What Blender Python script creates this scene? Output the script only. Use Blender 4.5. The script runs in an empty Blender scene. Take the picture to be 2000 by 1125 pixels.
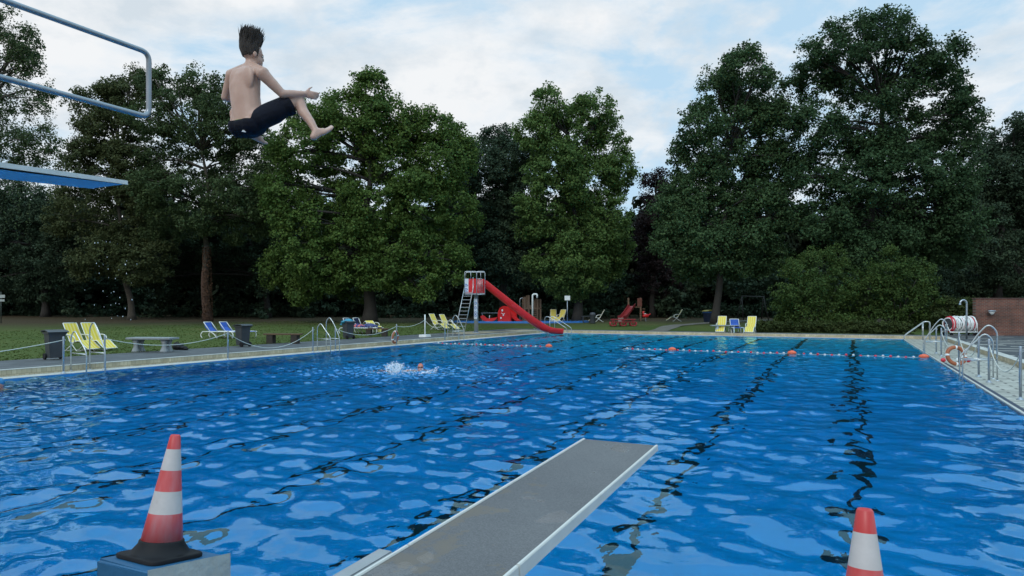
import bpy, bmesh, math, random
import numpy as np
from mathutils import Vector, Matrix
R = math.radians
rng = np.random.default_rng(7)
random.seed(7)
sc = bpy.context.scene
COL = sc.collection

# ------------------------------------------------------------------ frame of the place
F, CX, HY, H = 1333.0, 1000.0, 600.0, 1.87     # focal length (px of a 2000 px frame), horizon, eye height over water
A = math.atan(664 / F)                          # the pool's long axis, clockwise from +Y
SA, CA = math.sin(A), math.cos(A)
YAW = -A
def P(s, t, z=0.0):                             # pool coordinates: s along the lanes, t across to the right
    return Vector((s*SA + t*CA, s*CA - t*SA, z))
def at(px, py, Y):                              # a sighted point at a known distance Y
    return Vector(((px-CX)/F*Y, Y, H + (HY-py)/F*Y))
def gnd(px, py, z):                             # a sighted point on a known level
    Y = (H-z)*F/(py-HY); return Vector(((px-CX)/F*Y, Y, z))
def s_at(px, t):                                # how far along the line t = const a sighted post stands
    k = (px-CX)/F; Y = t/(CA*k - SA); return Y*(k*SA + CA)
TL, TR, S0, S1 = -19.4, 2.62, 2.0, 45.0         # the pool's edges
DECK = 0.21
def lawn_z(x, y):
    d = math.hypot(x, y); s_ = x*SA+y*CA; t_ = x*CA-y*SA
    out = math.hypot(max(0, s_-47.6, -14-s_), max(0, -23.6-t_, t_-27.0))
    return 0.196 + min(max(0.0, min(d, 130) - 34)*0.0145, out*0.09)

# ------------------------------------------------------------------ materials
MATS = {}
def nodes(name):
    m = bpy.data.materials.new(name); m.use_nodes = True
    nt = m.node_tree; b = nt.nodes['Principled BSDF']
    return m, nt, b
def N(nt, t, **kw):
    n = nt.nodes.new(t)
    for k, v in kw.items():
        if k in n.inputs.keys(): n.inputs[k].default_value = v
        else: setattr(n, k, v)
    return n
def ramp(nt, fac, stops):
    r = N(nt, 'ShaderNodeValToRGB')
    e = r.color_ramp.elements
    while len(e) < len(stops): e.new(0.5)
    for i, (p, c) in enumerate(stops):
        e[i].position = p; e[i].color = (*c, 1) if len(c) == 3 else c
    nt.links.new(fac, r.inputs[0]); return r
def mat(name, c, rough=0.5, metal=0.0, var=0.12, scale=6.0, bump=0.0, bscale=60.0, dirt=None, spec=None):
    if name in MATS: return MATS[name]
    m, nt, b = nodes(name)
    tc = N(nt, 'ShaderNodeTexCoord')
    n1 = N(nt, 'ShaderNodeTexNoise', Scale=scale, Detail=6.0, Roughness=0.65)
    nt.links.new(tc.outputs['Object'], n1.inputs['Vector'])
    lo = tuple(x*(1-var) for x in c); hi = tuple(min(1, x*(1+var)) for x in c)
    stops = [(0.3, lo), (0.7, hi)]
    if dirt: stops = [(0.3, dirt), (0.42, lo), (0.7, hi)]
    r = ramp(nt, n1.outputs['Fac'], stops)
    nt.links.new(r.outputs['Color'], b.inputs['Base Color'])
    rr = N(nt, 'ShaderNodeMapRange'); rr.inputs['To Min'].default_value = max(0.03, rough-0.1); rr.inputs['To Max'].default_value = min(1, rough+0.12)
    nt.links.new(n1.outputs['Fac'], rr.inputs['Value']); nt.links.new(rr.outputs['Result'], b.inputs['Roughness'])
    b.inputs['Metallic'].default_value = metal
    if spec is not None: b.inputs['Specular IOR Level'].default_value = spec
    if bump:
        n2 = N(nt, 'ShaderNodeTexNoise', Scale=bscale, Detail=4.0)
        nt.links.new(tc.outputs['Object'], n2.inputs['Vector'])
        bp = N(nt, 'ShaderNodeBump', Strength=bump, Distance=0.01)
        nt.links.new(n2.outputs['Fac'], bp.inputs['Height']); nt.links.new(bp.outputs['Normal'], b.inputs['Normal'])
    MATS[name] = m; return m

steel = mat('brushed_steel', (0.42, 0.45, 0.48), 0.32, 0.9, 0.1, 9)
galv = mat('galvanised_steel', (0.36, 0.40, 0.45), 0.42, 0.75, 0.15, 7)
railblue = mat('grey_rail_paint', (0.27, 0.29, 0.315), 0.36, 0.7, 0.12, 5)
white = mat('white_plastic', (0.72, 0.73, 0.72), 0.42, 0, 0.06, 8)
yellow = None
def stripe_mat(name, c1, c2, w, axis='Y', rough=0.7):
    m, nt, b = nodes(name)
    tc = N(nt, 'ShaderNodeTexCoord'); sx = N(nt, 'ShaderNodeSeparateXYZ')
    nt.links.new(tc.outputs['Object'], sx.inputs[0])
    mu = N(nt, 'ShaderNodeMath', operation='MULTIPLY'); mu.inputs[1].default_value = 1.0/w
    nt.links.new(sx.outputs[axis], mu.inputs[0])
    fr = N(nt, 'ShaderNodeMath', operation='FRACT'); nt.links.new(mu.outputs[0], fr.inputs[0])
    nz = N(nt, 'ShaderNodeTexNoise', Scale=9.0, Detail=5.0); nt.links.new(tc.outputs['Object'], nz.inputs['Vector'])
    ad = N(nt, 'ShaderNodeMath', operation='MULTIPLY_ADD'); ad.inputs[1].default_value = 0.12; nt.links.new(nz.outputs['Fac'], ad.inputs[0]); nt.links.new(fr.outputs[0], ad.inputs[2])
    r = ramp(nt, ad.outputs[0], [(0.0, c1), (0.58, c1), (0.62, c2), (0.98, c2)])
    nt.links.new(r.outputs['Color'], b.inputs['Base Color']); b.inputs['Roughness'].default_value = rough
    return m
yellow = stripe_mat('yellow_sling_fabric', (0.66, 0.50, 0.035), (0.70, 0.58, 0.18), 0.13)
bluefab = mat('blue_sling_fabric', (0.03, 0.10, 0.42), 0.75, 0, 0.12, 10)
navyfab = mat('navy_cushion_fabric', (0.022, 0.03, 0.085), 0.85, 0, 0.2, 10)
binmat = mat('dark_grey_bin_plastic', (0.035, 0.04, 0.048), 0.45, 0, 0.2, 5)
black = mat('black_rubber', (0.010, 0.010, 0.012), 0.6, 0, 0.25, 8, 0, 60, None, 0.22)
concrete = mat('grey_concrete', (0.26, 0.28, 0.29), 0.8, 0, 0.2, 6, 0.3, 40)
wood = mat('brown_bench_wood', (0.11, 0.065, 0.035), 0.75, 0, 0.35, 12, 0.2, 50)
greywood = mat('weathered_play_timber', (0.17, 0.11, 0.07), 0.8, 0, 0.35, 10, 0.2, 50)
redpl = mat('red_slide_plastic', (0.58, 0.012, 0.014), 0.36, 0, 0.14, 3)
darkred = mat('dark_red_paint', (0.27, 0.018, 0.02), 0.5, 0, 0.2, 6)
orange = mat('orange_lifebuoy', (0.33, 0.10, 0.042), 0.6, 0, 0.2, 6)
buoyor = mat('orange_red_buoy', (0.72, 0.13, 0.06), 0.5, 0, 0.12, 9)
redfl = mat('red_float', (0.55, 0.03, 0.05), 0.45, 0, 0.1, 9)
rope = mat('pale_rope', (0.52, 0.52, 0.47), 0.85, 0, 0.15, 30)
towel = mat('teal_plastic_bag', (0.02, 0.22, 0.33), 0.4, 0, 0.25, 12)
yeltow = mat('yellow_towel', (0.75, 0.6, 0.05), 0.9, 0, 0.1, 12)
bluemark = mat('blue_print', (0.03, 0.09, 0.33), 0.5, 0, 0.1, 9)
logowhite = mat('white_print', (0.8, 0.8, 0.8), 0.6, 0, 0.05, 9)
lime = mat('lime_piping', (0.28, 0.5, 0.05), 0.7, 0, 0.1, 9)
shortsm = mat('navy_swim_cloth', (0.004, 0.005, 0.012), 0.75, 0, 0.35, 14, 0.9, 22, None, 0.2)
foam = mat('white_water_spray', (0.85, 0.88, 0.9), 0.25, 0, 0.05, 5)

def leaf_mat(name, c, var=0.35, trans=0.3, warm=0.0):
    m = bpy.data.materials.new(name); m.use_nodes = True; nt = m.node_tree; nt.nodes.clear()
    out = N(nt, 'ShaderNodeOutputMaterial')
    tc = N(nt, 'ShaderNodeTexCoord'); ge = N(nt, 'ShaderNodeNewGeometry')
    nz = N(nt, 'ShaderNodeTexNoise', Scale=0.35, Detail=3.0); nt.links.new(tc.outputs['Object'], nz.inputs['Vector'])
    mx = N(nt, 'ShaderNodeMath', operation='MULTIPLY_ADD'); mx.inputs[1].default_value = 0.45
    nt.links.new(ge.outputs['Random Per Island'], mx.inputs[0])
    ml = N(nt, 'ShaderNodeMath', operation='MULTIPLY'); ml.inputs[1].default_value = 0.6
    nt.links.new(nz.outputs['Fac'], ml.inputs[0]); nt.links.new(ml.outputs[0], mx.inputs[2])
    lo = (c[0]*(1-var)*0.9, c[1]*(1-var), c[2]*(1-var)); hi = (c[0]*(1+var)*(1.12+warm), c[1]*(1+var), c[2]*(1+var)*0.85)
    r = ramp(nt, mx.outputs[0], [(0.12, lo), (0.5, c), (0.9, hi)])
    d = N(nt, 'ShaderNodeBsdfPrincipled'); d.inputs['Roughness'].default_value = 0.62; d.inputs['Specular IOR Level'].default_value = 0.12
    t = N(nt, 'ShaderNodeBsdfTranslucent'); ms = N(nt, 'ShaderNodeMixShader'); ms.inputs[0].default_value = trans
    nt.links.new(r.outputs['Color'], d.inputs['Base Color']); nt.links.new(r.outputs['Color'], t.inputs['Color'])
    nt.links.new(d.outputs[0], ms.inputs[1]); nt.links.new(t.outputs[0], ms.inputs[2]); nt.links.new(ms.outputs[0], out.inputs['Surface'])
    return m
bark = mat('grey_brown_bark', (0.062, 0.052, 0.04), 0.9, 0, 0.35, 5, 0.6, 18)
ivybark = mat('trunk_with_dry_ivy', (0.085, 0.045, 0.03), 0.9, 0, 0.5, 9, 0.8, 25)
darkbark = mat('dark_bark', (0.03, 0.026, 0.022), 0.9, 0, 0.3, 5, 0.5, 18)

# ------------------------------------------------------------------ mesh builder
class MB:
    def __init__(s): s.v = []; s.f = []; s.m = []; s.sm = []
    def add(s, vs, fs, mi=0, smooth=False, M=None):
        o = len(s.v)
        for p in vs:
            p = Vector(p); s.v.append(M @ p if M else p)
        for f in fs: s.f.append([i+o for i in f]); s.m.append(mi); s.sm.append(smooth)
    def box(s, c, d, M=None, mi=0, rz=0, taper=1.0):
        x, y, z = d[0]/2, d[1]/2, d[2]/2
        vs = [(-x, -y, -z), (x, -y, -z), (x, y, -z), (-x, y, -z)] + [(sx*x*taper, sy*y*taper, z) for sx, sy in ((-1,-1),(1,-1),(1,1),(-1,1))]
        T = Matrix.Translation(c) @ Matrix.Rotation(rz, 4, 'Z')
        if M: T = Matrix.Translation(c) @ M
        s.add(vs, [(3,2,1,0),(4,5,6,7),(0,1,5,4),(1,2,6,5),(2,3,7,6),(3,0,4,7)], mi, False, T)
    def tube(s, pts, r, n=8, mi=0, cap=True, closed=False):
        pts = [Vector(p) for p in pts]; k = len(pts)
        rs = r if isinstance(r, (list, tuple)) else [r]*k
        o = len(s.v); up = None
        for i, p in enumerate(pts):
            if closed: d = pts[(i+1) % k] - pts[i-1]
            else: d = pts[min(i+1, k-1)] - pts[max(i-1, 0)]
            d.normalize()
            if up is None:
                up = Vector((0,0,1)) if abs(d.z) < 0.9 else Vector((1,0,0))
            a = (up - d*up.dot(d)).normalized(); b = d.cross(a); up = a
            for j in range(n):
                th = 2*math.pi*j/n; s.v.append(p + (a*math.cos(th) + b*math.sin(th))*rs[i])
        for i in range(k if closed else k-1):
            i2 = (i+1) % k
            for j in range(n):
                j2 = (j+1) % n
                s.f.append([o+i*n+j, o+i*n+j2, o+i2*n+j2, o+i2*n+j]); s.m.append(mi); s.sm.append(True)
        if cap and not closed:
            s.f.append([o+j for j in range(n)][::-1]); s.m.append(mi); s.sm.append(False)
            s.f.append([o+(k-1)*n+j for j in range(n)]); s.m.append(mi); s.sm.append(False)
    def lathe(s, prof, n=24, M=None, mis=None, mi=0):
        o = len(s.v)
        for (r, z) in prof:
            for j in range(n):
                th = 2*math.pi*j/n; p = Vector((r*math.cos(th), r*math.sin(th), z)); s.v.append(M @ p if M else p)
        for i in range(len(prof)-1):
            for j in range(n):
                j2 = (j+1) % n
                s.f.append([o+i*n+j, o+i*n+j2, o+(i+1)*n+j2, o+(i+1)*n+j]); s.m.append(mis[i] if mis else mi); s.sm.append(True)
        if prof[0][0] > 1e-4: s.f.append([o+j for j in range(n)][::-1]); s.m.append(mis[0] if mis else mi); s.sm.append(False)
        if prof[-1][0] > 1e-4: s.f.append([o+(len(prof)-1)*n+j for j in range(n)]); s.m.append(mis[-1] if mis else mi); s.sm.append(False)
    def ball(s, c, r, n=12, M=None, mi=0):
        r = r if isinstance(r, (tuple, list)) else (r, r, r)
        T = Matrix.Translation(c) @ (M if M else Matrix.Identity(4)) @ Matrix.Diagonal((*r, 1))
        k = max(4, n//2)
        s.lathe([(max(1e-5, math.sin(math.pi*i/k)), -math.cos(math.pi*i/k)) for i in range(k+1)], n, T, None, mi)
    def strip(s, prof, w, th, mi=0, M=None, y0=0.0):     # a bent sheet: profile in x,z, extruded across y, with thickness
        prof = [Vector((p[0], 0, p[1])) for p in prof]; k = len(prof); vs = []
        for i, p in enumerate(prof):
            d = (prof[min(i+1, k-1)] - prof[max(i-1, 0)]).normalized(); nrm = Vector((-d.z, 0, d.x))*th/2
            for sy in (-1, 1):
                for sn in (-1, 1): vs.append(p + nrm*sn + Vector((0, y0+sy*w/2, 0)))
        fs = []
        for i in range(k-1):
            a = i*4; b = a+4
            fs += [(a, b, b+2, a+2), (a+1, a+3, b+3, b+1), (a, a+1, b+1, b), (a+2, b+2, b+3, a+3)]
        fs += [(0, 2, 3, 1), (k*4-4, k*4-3, k*4-1, k*4-2)]
        s.add(vs, fs, mi, False, M)
    def prism(s, poly, z0, z1, mi=0, M=None):
        k = len(poly); vs = [(x, y, z0) for x, y in poly] + [(x, y, z1) for x, y in poly]
        fs = [tuple(range(k))[::-1], tuple(range(k, 2*k))] + [(i, (i+1) % k, (i+1) % k + k, i+k) for i in range(k)]
        s.add(vs, fs, mi, False, M)
    def build(s, name, mats, parent=None, loc=None, bevel=0.0, yaw=None):
        me = bpy.data.meshes.new(name); me.from_pydata([tuple(v) for v in s.v], [], s.f)
        if not isinstance(mats, (list, tuple)): mats = [mats]
        for m in mats: me.materials.append(m)
        me.polygons.foreach_set('material_index', s.m); me.polygons.foreach_set('use_smooth', s.sm); me.update()
        bm = bmesh.new(); bm.from_mesh(me)
        bmesh.ops.recalc_face_normals(bm, faces=bm.faces)
        if bevel:
            es = [e for e in bm.edges if len(e.link_faces) == 2 and e.calc_face_angle(0) > 0.5]
            bmesh.ops.bevel(bm, geom=es, offset=bevel, segments=2, affect='EDGES', clamp_overlap=True)
        bm.to_mesh(me); bm.free()
        o = bpy.data.objects.new(name, me); COL.objects.link(o)
        if parent: o.parent = parent
        if loc is not None: o.location = loc
        if yaw is not None: o.rotation_euler = (0, 0, yaw)
        return o
def fillet(pts, r, n=5):
    pts = [Vector(p) for p in pts]; out = [pts[0]]
    for i in range(1, len(pts)-1):
        a, b, c = pts[i-1], pts[i], pts[i+1]
        d1 = (a-b); d2 = (c-b); q = min(r, d1.length*0.48, d2.length*0.48)
        p0 = b + d1.normalized()*q; p1 = b + d2.normalized()*q
        for k in range(n+1):
            u = k/n; out.append(p0*(1-u)**2 + b*2*u*(1-u) + p1*u*u)
    out.append(pts[-1]); return out
def tag(o, label=None, cat=None, group=None, kind=None):
    if label: o['label'] = label
    if cat: o['category'] = cat
    if group: o['group'] = group
    if kind: o['kind'] = kind
    return o
def thing(name, label, cat, loc=(0,0,0), yaw=0.0, group=None):
    o = bpy.data.objects.new(name, None); COL.objects.link(o); o.empty_display_size = 0.2
    o.location = loc; o.rotation_euler = (0, 0, yaw)
    return tag(o, label, cat, group)
def dup(o, loc, yaw, label, group=None):
    def cp(x, par):
        c = x.copy(); COL.objects.link(c); c.parent = par
        for ch in x.children: cp(ch, c)
        return c
    c = cp(o, None); c.location = loc; c.rotation_euler = (0, 0, yaw); c['label'] = label
    if group: c['group'] = group
    return c
def fastmesh(name, verts, quads, material, parent=None, smooth=False):
    me = bpy.data.meshes.new(name)
    verts = np.asarray(verts, dtype=np.float32); quads = np.asarray(quads, dtype=np.int32)
    nq, k = quads.shape
    me.vertices.add(len(verts)); me.vertices.foreach_set('co', verts.ravel())
    me.loops.add(nq*k); me.loops.foreach_set('vertex_index', quads.ravel())
    me.polygons.add(nq); me.polygons.foreach_set('loop_start', np.arange(nq, dtype=np.int32)*k)
    me.polygons.foreach_set('loop_total', np.full(nq, k, dtype=np.int32))
    if smooth: me.polygons.foreach_set('use_smooth', np.ones(nq, dtype=bool))
    me.materials.append(material); me.update(calc_edges=True); me.validate()
    o = bpy.data.objects.new(name, me); COL.objects.link(o)
    if parent: o.parent = parent
    return o

# ------------------------------------------------------------------ setting materials
def paving_mat(name, base, light, sx, sy, share, gap=0.012, gapc=(0.03, 0.03, 0.03), rough=0.7):
    m, nt, b = nodes(name); L = nt.links.new
    tc = N(nt, 'ShaderNodeTexCoord'); sp = N(nt, 'ShaderNodeSeparateXYZ'); L(tc.outputs['Object'], sp.inputs[0])
    br = N(nt, 'ShaderNodeTexBrick'); br.offset = 0.5
    br.inputs['Scale'].default_value = 1.0; br.inputs['Brick Width'].default_value = sx; br.inputs['Row Height'].default_value = sy
    br.inputs['Mortar Size'].default_value = gap; br.inputs['Mortar Smooth'].default_value = 0.2
    br.inputs['Color1'].default_value = (*[x*0.85 for x in base], 1); br.inputs['Color2'].default_value = (*[x*1.15 for x in base], 1); br.inputs['Mortar'].default_value = (*gapc, 1)
    L(tc.outputs['Object'], br.inputs['Vector'])
    fl = []
    for ax, q in (('X', sx*2), ('Y', sy)):
        d = N(nt, 'ShaderNodeMath', operation='DIVIDE'); d.inputs[1].default_value = q; L(sp.outputs[ax], d.inputs[0])
        f = N(nt, 'ShaderNodeMath', operation='FLOOR'); L(d.outputs[0], f.inputs[0]); fl.append(f)
    cb = N(nt, 'ShaderNodeCombineXYZ'); L(fl[0].outputs[0], cb.inputs[0]); L(fl[1].outputs[0], cb.inputs[1])
    wn = N(nt, 'ShaderNodeTexWhiteNoise'); L(cb.outputs[0], wn.inputs['Vector'])
    gt = N(nt, 'ShaderNodeMath', operation='LESS_THAN'); gt.inputs[1].default_value = share; L(wn.outputs['Value'], gt.inputs[0])
    mx = N(nt, 'ShaderNodeMix', data_type='RGBA'); L(gt.outputs[0], mx.inputs[0]); L(br.outputs['Color'], mx.inputs[6]); mx.inputs[7].default_value = (*light, 1)
    nz = N(nt, 'ShaderNodeTexNoise', Scale=1.1, Detail=8.0, Roughness=0.7); L(tc.outputs['Object'], nz.inputs['Vector'])
    rp = ramp(nt, nz.outputs['Fac'], [(0.3, (0.62, 0.62, 0.6)), (0.62, (1.1, 1.1, 1.1))])
    mm = N(nt, 'ShaderNodeMix', data_type='RGBA', blend_type='MULTIPLY'); mm.inputs[0].default_value = 1.0
    L(mx.outputs[2], mm.inputs[6]); L(rp.outputs['Color'], mm.inputs[7]); L(mm.outputs[2], b.inputs['Base Color'])
    b.inputs['Roughness'].default_value = rough
    bp = N(nt, 'ShaderNodeBump', Strength=0.4, Distance=0.01); L(br.outputs['Fac'], bp.inputs['Height']); bp.invert = True; L(bp.outputs['Normal'], b.inputs['Normal'])
    return m
deck_m = paving_mat('grey_deck_paving', (0.085, 0.09, 0.097), (0.2, 0.2, 0.18), 0.4, 0.4, 0.02)
plaza_m = paving_mat('dark_plaza_paving', (0.05, 0.053, 0.06), (0.40, 0.38, 0.34), 0.5, 0.3, 0.12)
tile_m = paving_mat('pale_ledge_tiles', (0.46, 0.445, 0.39), (0.40, 0.39, 0.34), 0.6, 0.3, 0.05, 0.032, (0.17, 0.16, 0.14), 0.45)
tan_m = paving_mat('tan_riser_tiles', (0.48, 0.40, 0.27), (0.42, 0.34, 0.22), 0.125, 0.25, 0.06, 0.006, (0.3, 0.24, 0.16), 0.5)
tanfloor_m = paving_mat('tan_floor_tiles', (0.40, 0.33, 0.23), (0.34, 0.28, 0.2), 0.2, 0.2, 0.06, 0.006, (0.28, 0.23, 0.16), 0.6)
cop_m = mat('white_coping_stone', (0.50, 0.49, 0.45), 0.55, 0, 0.12, 3, 0, 60, (0.34, 0.32, 0.26))
paint_m = mat('blue_basin_paint', (0.012, 0.58, 0.72), 0.7, 0, 0.08, 0.6)
lane_m = mat('black_lane_tiles', (0.008, 0.009, 0.012), 0.6, 0, 0.2, 4)
kerb_blue = mat('blue_edge_paint', (0.03, 0.20, 0.46), 0.6, 0, 0.15, 3)
paddle_m = mat('bright_blue_paint', (0.035, 0.17, 0.48), 0.5, 0, 0.12, 2)
gravel_m = mat('pale_gravel', (0.13, 0.12, 0.10), 0.9, 0, 0.25, 3, 0.4, 30)
groove_m = mat('dark_gutter', (0.02, 0.03, 0.06), 0.6, 0, 0.2, 4)

m, nt, b = nodes('mown_lawn'); L = nt.links.new
tc = N(nt, 'ShaderNodeTexCoord')
n1 = N(nt, 'ShaderNodeTexNoise', Scale=0.16, Detail=6.0, Roughness=0.6); n2 = N(nt, 'ShaderNodeTexNoise', Scale=7.0, Detail=8.0, Roughness=0.75)
n3 = N(nt, 'ShaderNodeTexNoise', Scale=1.0, Detail=4.0)
for n_ in (n1, n2, n3): L(tc.outputs['Object'], n_.inputs['Vector'])
r1 = ramp(nt, n1.outputs['Fac'], [(0.36, (0.056, 0.084, 0.022)), (0.55, (0.078, 0.104, 0.029)), (0.7, (0.112, 0.108, 0.038))])
r2 = ramp(nt, n2.outputs['Fac'], [(0.3, (0.78, 0.78, 0.78)), (0.7, (1.2, 1.2, 1.2))])
mm = N(nt, 'ShaderNodeMix', data_type='RGBA', blend_type='MULTIPLY'); mm.inputs[0].default_value = 1; L(r1.outputs['Color'], mm.inputs[6]); L(r2.outputs['Color'], mm.inputs[7])
# leaf litter and bare soil where the trees stand
ln = N(nt, 'ShaderNodeVectorMath', operation='LENGTH'); L(tc.outputs['Object'], ln.inputs[0])
la = N(nt, 'ShaderNodeMath', operation='MULTIPLY_ADD'); la.inputs[1].default_value = 14.0; L(n3.outputs['Fac'], la.inputs[0]); L(ln.outputs['Value'], la.inputs[2])
lr = N(nt, 'ShaderNodeMapRange'); lr.inputs['From Min'].default_value = 58; lr.inputs['From Max'].default_value = 72; L(la.outputs[0], lr.inputs['Value'])
m2 = N(nt, 'ShaderNodeMix', data_type='RGBA'); L(lr.outputs['Result'], m2.inputs[0]); L(mm.outputs[2], m2.inputs[6]); m2.inputs[7].default_value = (0.062, 0.046, 0.027, 1)
L(m2.outputs[2], b.inputs['Base Color']); b.inputs['Roughness'].default_value = 0.95; b.inputs['Specular IOR Level'].default_value = 0.1
bp = N(nt, 'ShaderNodeBump', Strength=0.8, Distance=0.05); L(n2.outputs['Fac'], bp.inputs['Height']); L(bp.outputs['Normal'], b.inputs['Normal'])
lawn_m = m
grass_m = leaf_mat('grass_blades', (0.078, 0.106, 0.029), 0.15, 0.2)

# ------------------------------------------------------------------ ground, decks, basin
ROOT_ROT = YAW
def pool_sheet(name, quads, material, kind='structure', label=None, cat=None):
    mb = MB()
    for (s0, s1, t0, t1, z0, z1) in quads: mb.box(((t0+t1)/2, (s0+s1)/2, (z0+z1)/2), (t1-t0, s1-s0, z1-z0))
    o = mb.build(name, material, yaw=YAW); tag(o, label, cat, None, kind); return o
DS1, DT0, DT1, DS0 = 47.6, -23.6, 27.0, -14.0           # the paved area, lawn around it
ss = sorted(set([-400, -200, -100, -50, -25, DS0, DS1, 400, 260, 180, 140, 120] + list(np.linspace(DS0, DS1, 24)) + list(np.linspace(DS1, 110, 26))))
ts = sorted(set([-400, -220, -140, DT0, DT1, 400, 220, 140] + list(np.linspace(-110, DT0, 34)) + list(np.linspace(DT0, DT1, 20)) + list(np.linspace(DT1, 100, 24))))
vs, fs, idx = [], [], {}
for i, s_ in enumerate(ss):
    for j, t_ in enumerate(ts):
        p = P(s_, t_); z = lawn_z(p.x, p.y)
        if DS0 <= s_ <= DS1 and DT0 <= t_ <= DT1: z = DECK-0.012
        elif DS1 < s_ < 51.5 and 4.6 < t_ <= DT1: z = DECK-0.06
        idx[i, j] = len(vs); vs.append((p.x, p.y, z))
for i in range(len(ss)-1):
    for j in range(len(ts)-1):
        if DS0-1e-6 <= ss[i] and ss[i+1] <= DS1+1e-6 and DT0-1e-6 <= ts[j] and ts[j+1] <= DT1+1e-6: continue
        fs.append((idx[i, j], idx[i, j+1], idx[i+1, j+1], idx[i+1, j]))
o = fastmesh('lawn', vs, fs, lawn_m, smooth=True); tag(o, None, None, None, 'structure')

LED = 0.04
RS = 4.55                                               # foot of the right riser
pool_sheet('pool_deck', [(DS0, DS1, DT0, TL-0.72, -0.3, DECK)], deck_m)
pool_sheet('far_deck', [(S1+0.66, DS1, TL-0.72, RS+0.3, -0.3, DECK-0.003)], deck_m)
pool_sheet('plaza', [(DS0, DS1+3.0, RS+0.3, DT1, -0.3, DECK)], plaza_m)
pool_sheet('near_deck', [(DS0, S0-0.3, TL-0.72, RS+0.3, -0.3, DECK-0.003)], deck_m)
pool_sheet('pool_ledge', [(S0, S1+0.5, TR+0.012, RS, -0.4, LED)], tile_m)
pool_sheet('ledge_coping', [(S0, S1+0.5, TL-0.6, TL-0.012, -0.4, LED), (S1+0.012, S1+0.5, TL-0.012, TR+0.012, -0.4, LED), (S0-0.3, S0-0.012, TL-0.6, RS, -0.4, DECK-0.001)], cop_m)
# tiled risers: the tile pattern lies in the upright face
def riser(name, s0, s1, t0, t1):
    L_ = max(s1-s0, t1-t0); along_s = (s1-s0) > (t1-t0)
    mb = MB(); mb.box((0, 0, 0), (L_, 0.25, min(s1-s0, t1-t0)))
    o = mb.build(name, tan_m); c = P((s0+s1)/2, (t0+t1)/2, DECK-0.128)
    rot = Matrix.Rotation(YAW + (math.pi/2 if along_s else 0), 4, 'Z') @ Matrix.Rotation(math.pi/2, 4, 'X')
    o.matrix_world = Matrix.Translation(c) @ rot; tag(o, None, None, None, 'structure')
riser('kerb_riser', S0, S1+0.5, TL-0.70, TL-0.602)
riser('kerb_riser', S1+0.502, S1+0.64, TL-0.70, RS+0.28)
riser('kerb_riser', S0, S1+0.5, RS+0.002, RS+0.28)
pool_sheet('kerb_edge', [(S0, S1+0.5, TL-0.76, TL-0.59, DECK-0.002, DECK+0.012), (S0, S1+0.49, RS-0.01, RS+0.3, DECK-0.002, DECK+0.012), (S1+0.492, S1+0.66, TL-0.58, RS+0.3, DECK-0.002, DECK+0.011)], cop_m)
# tan tiled floor round the slide's foot
pool_sheet('slide_apron', [(36.6, 41.2, TL-3.7, TL-1.6, DECK-0.01, DECK+0.006), (41.6, S1+0.4, TL-2.4, TL-0.77, DECK-0.01, DECK+0.007)], tanfloor_m)
pool_sheet('gutter', [(S0+0.2, 26.5, TR+0.07, TR+0.15, 0, LED+0.004)], groove_m)
pool_sheet('overflow_lip', [(S0, S1, TR-0.0, TR+0.05, -0.1, LED+0.012)], cop_m)
def dep(s_): return -3.0 + 2.2*min(1, max(0, (s_-18)/22.0))
mb = MB(); pr = [S0, 18, 24, 30, 36, 40, S1]; 
for a_, b_ in zip(pr[:-1], pr[1:]):
    mb.add([(TL, a_, dep(a_)), (TR, a_, dep(a_)), (TR, b_, dep(b_)), (TL, b_, dep(b_))], [(0, 1, 2, 3)])
    for t_ in (TL, TR):
        mb.add([(t_, a_, dep(a_)), (t_, b_, dep(b_)), (t_, b_, -0.06), (t_, a_, -0.06)], [(0, 1, 2, 3)]); mb.add([(t_, a_, -0.06), (t_, b_, -0.06), (t_, b_, LED-0.01), (t_, a_, LED-0.01)], [(0, 1, 2, 3)], 1)
for s_ in (S0, S1):
    mb.add([(TL, s_, dep(s_)), (TR, s_, dep(s_)), (TR, s_, -0.06), (TL, s_, -0.06)], [(0, 1, 2, 3)]); mb.add([(TL, s_, -0.06), (TR, s_, -0.06), (TR, s_, LED-0.01), (TL, s_, LED-0.01)], [(0, 1, 2, 3)], 1)
o = mb.build('pool_basin', [paint_m, kerb_blue], yaw=YAW); tag(o, None, None, None, 'structure')
mb = MB()
for k in range(8):
    t_ = 0.06 - 2.5*k
    for a_, b_ in zip(pr[:-1], pr[1:]):
        a2 = max(a_, S0+1.0); b2 = min(b_, S1-0.6)
        mb.add([(t_-0.095, a2, dep(a2)+.006), (t_+0.095, a2, dep(a2)+.006), (t_+0.095, b2, dep(b2)+.006), (t_-0.095, b2, dep(b2)+.006)], [(0, 1, 2, 3)])
    mb.add([(t_-0.14, S1-0.006, -0.9), (t_+0.14, S1-0.006, -0.9), (t_+0.14, S1-0.006, -0.02), (t_-0.14, S1-0.006, -0.02)], [(0, 1, 2, 3)])
o = mb.build('lane_markings', lane_m, yaw=YAW); tag(o, None, None, None, 'structure')

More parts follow.
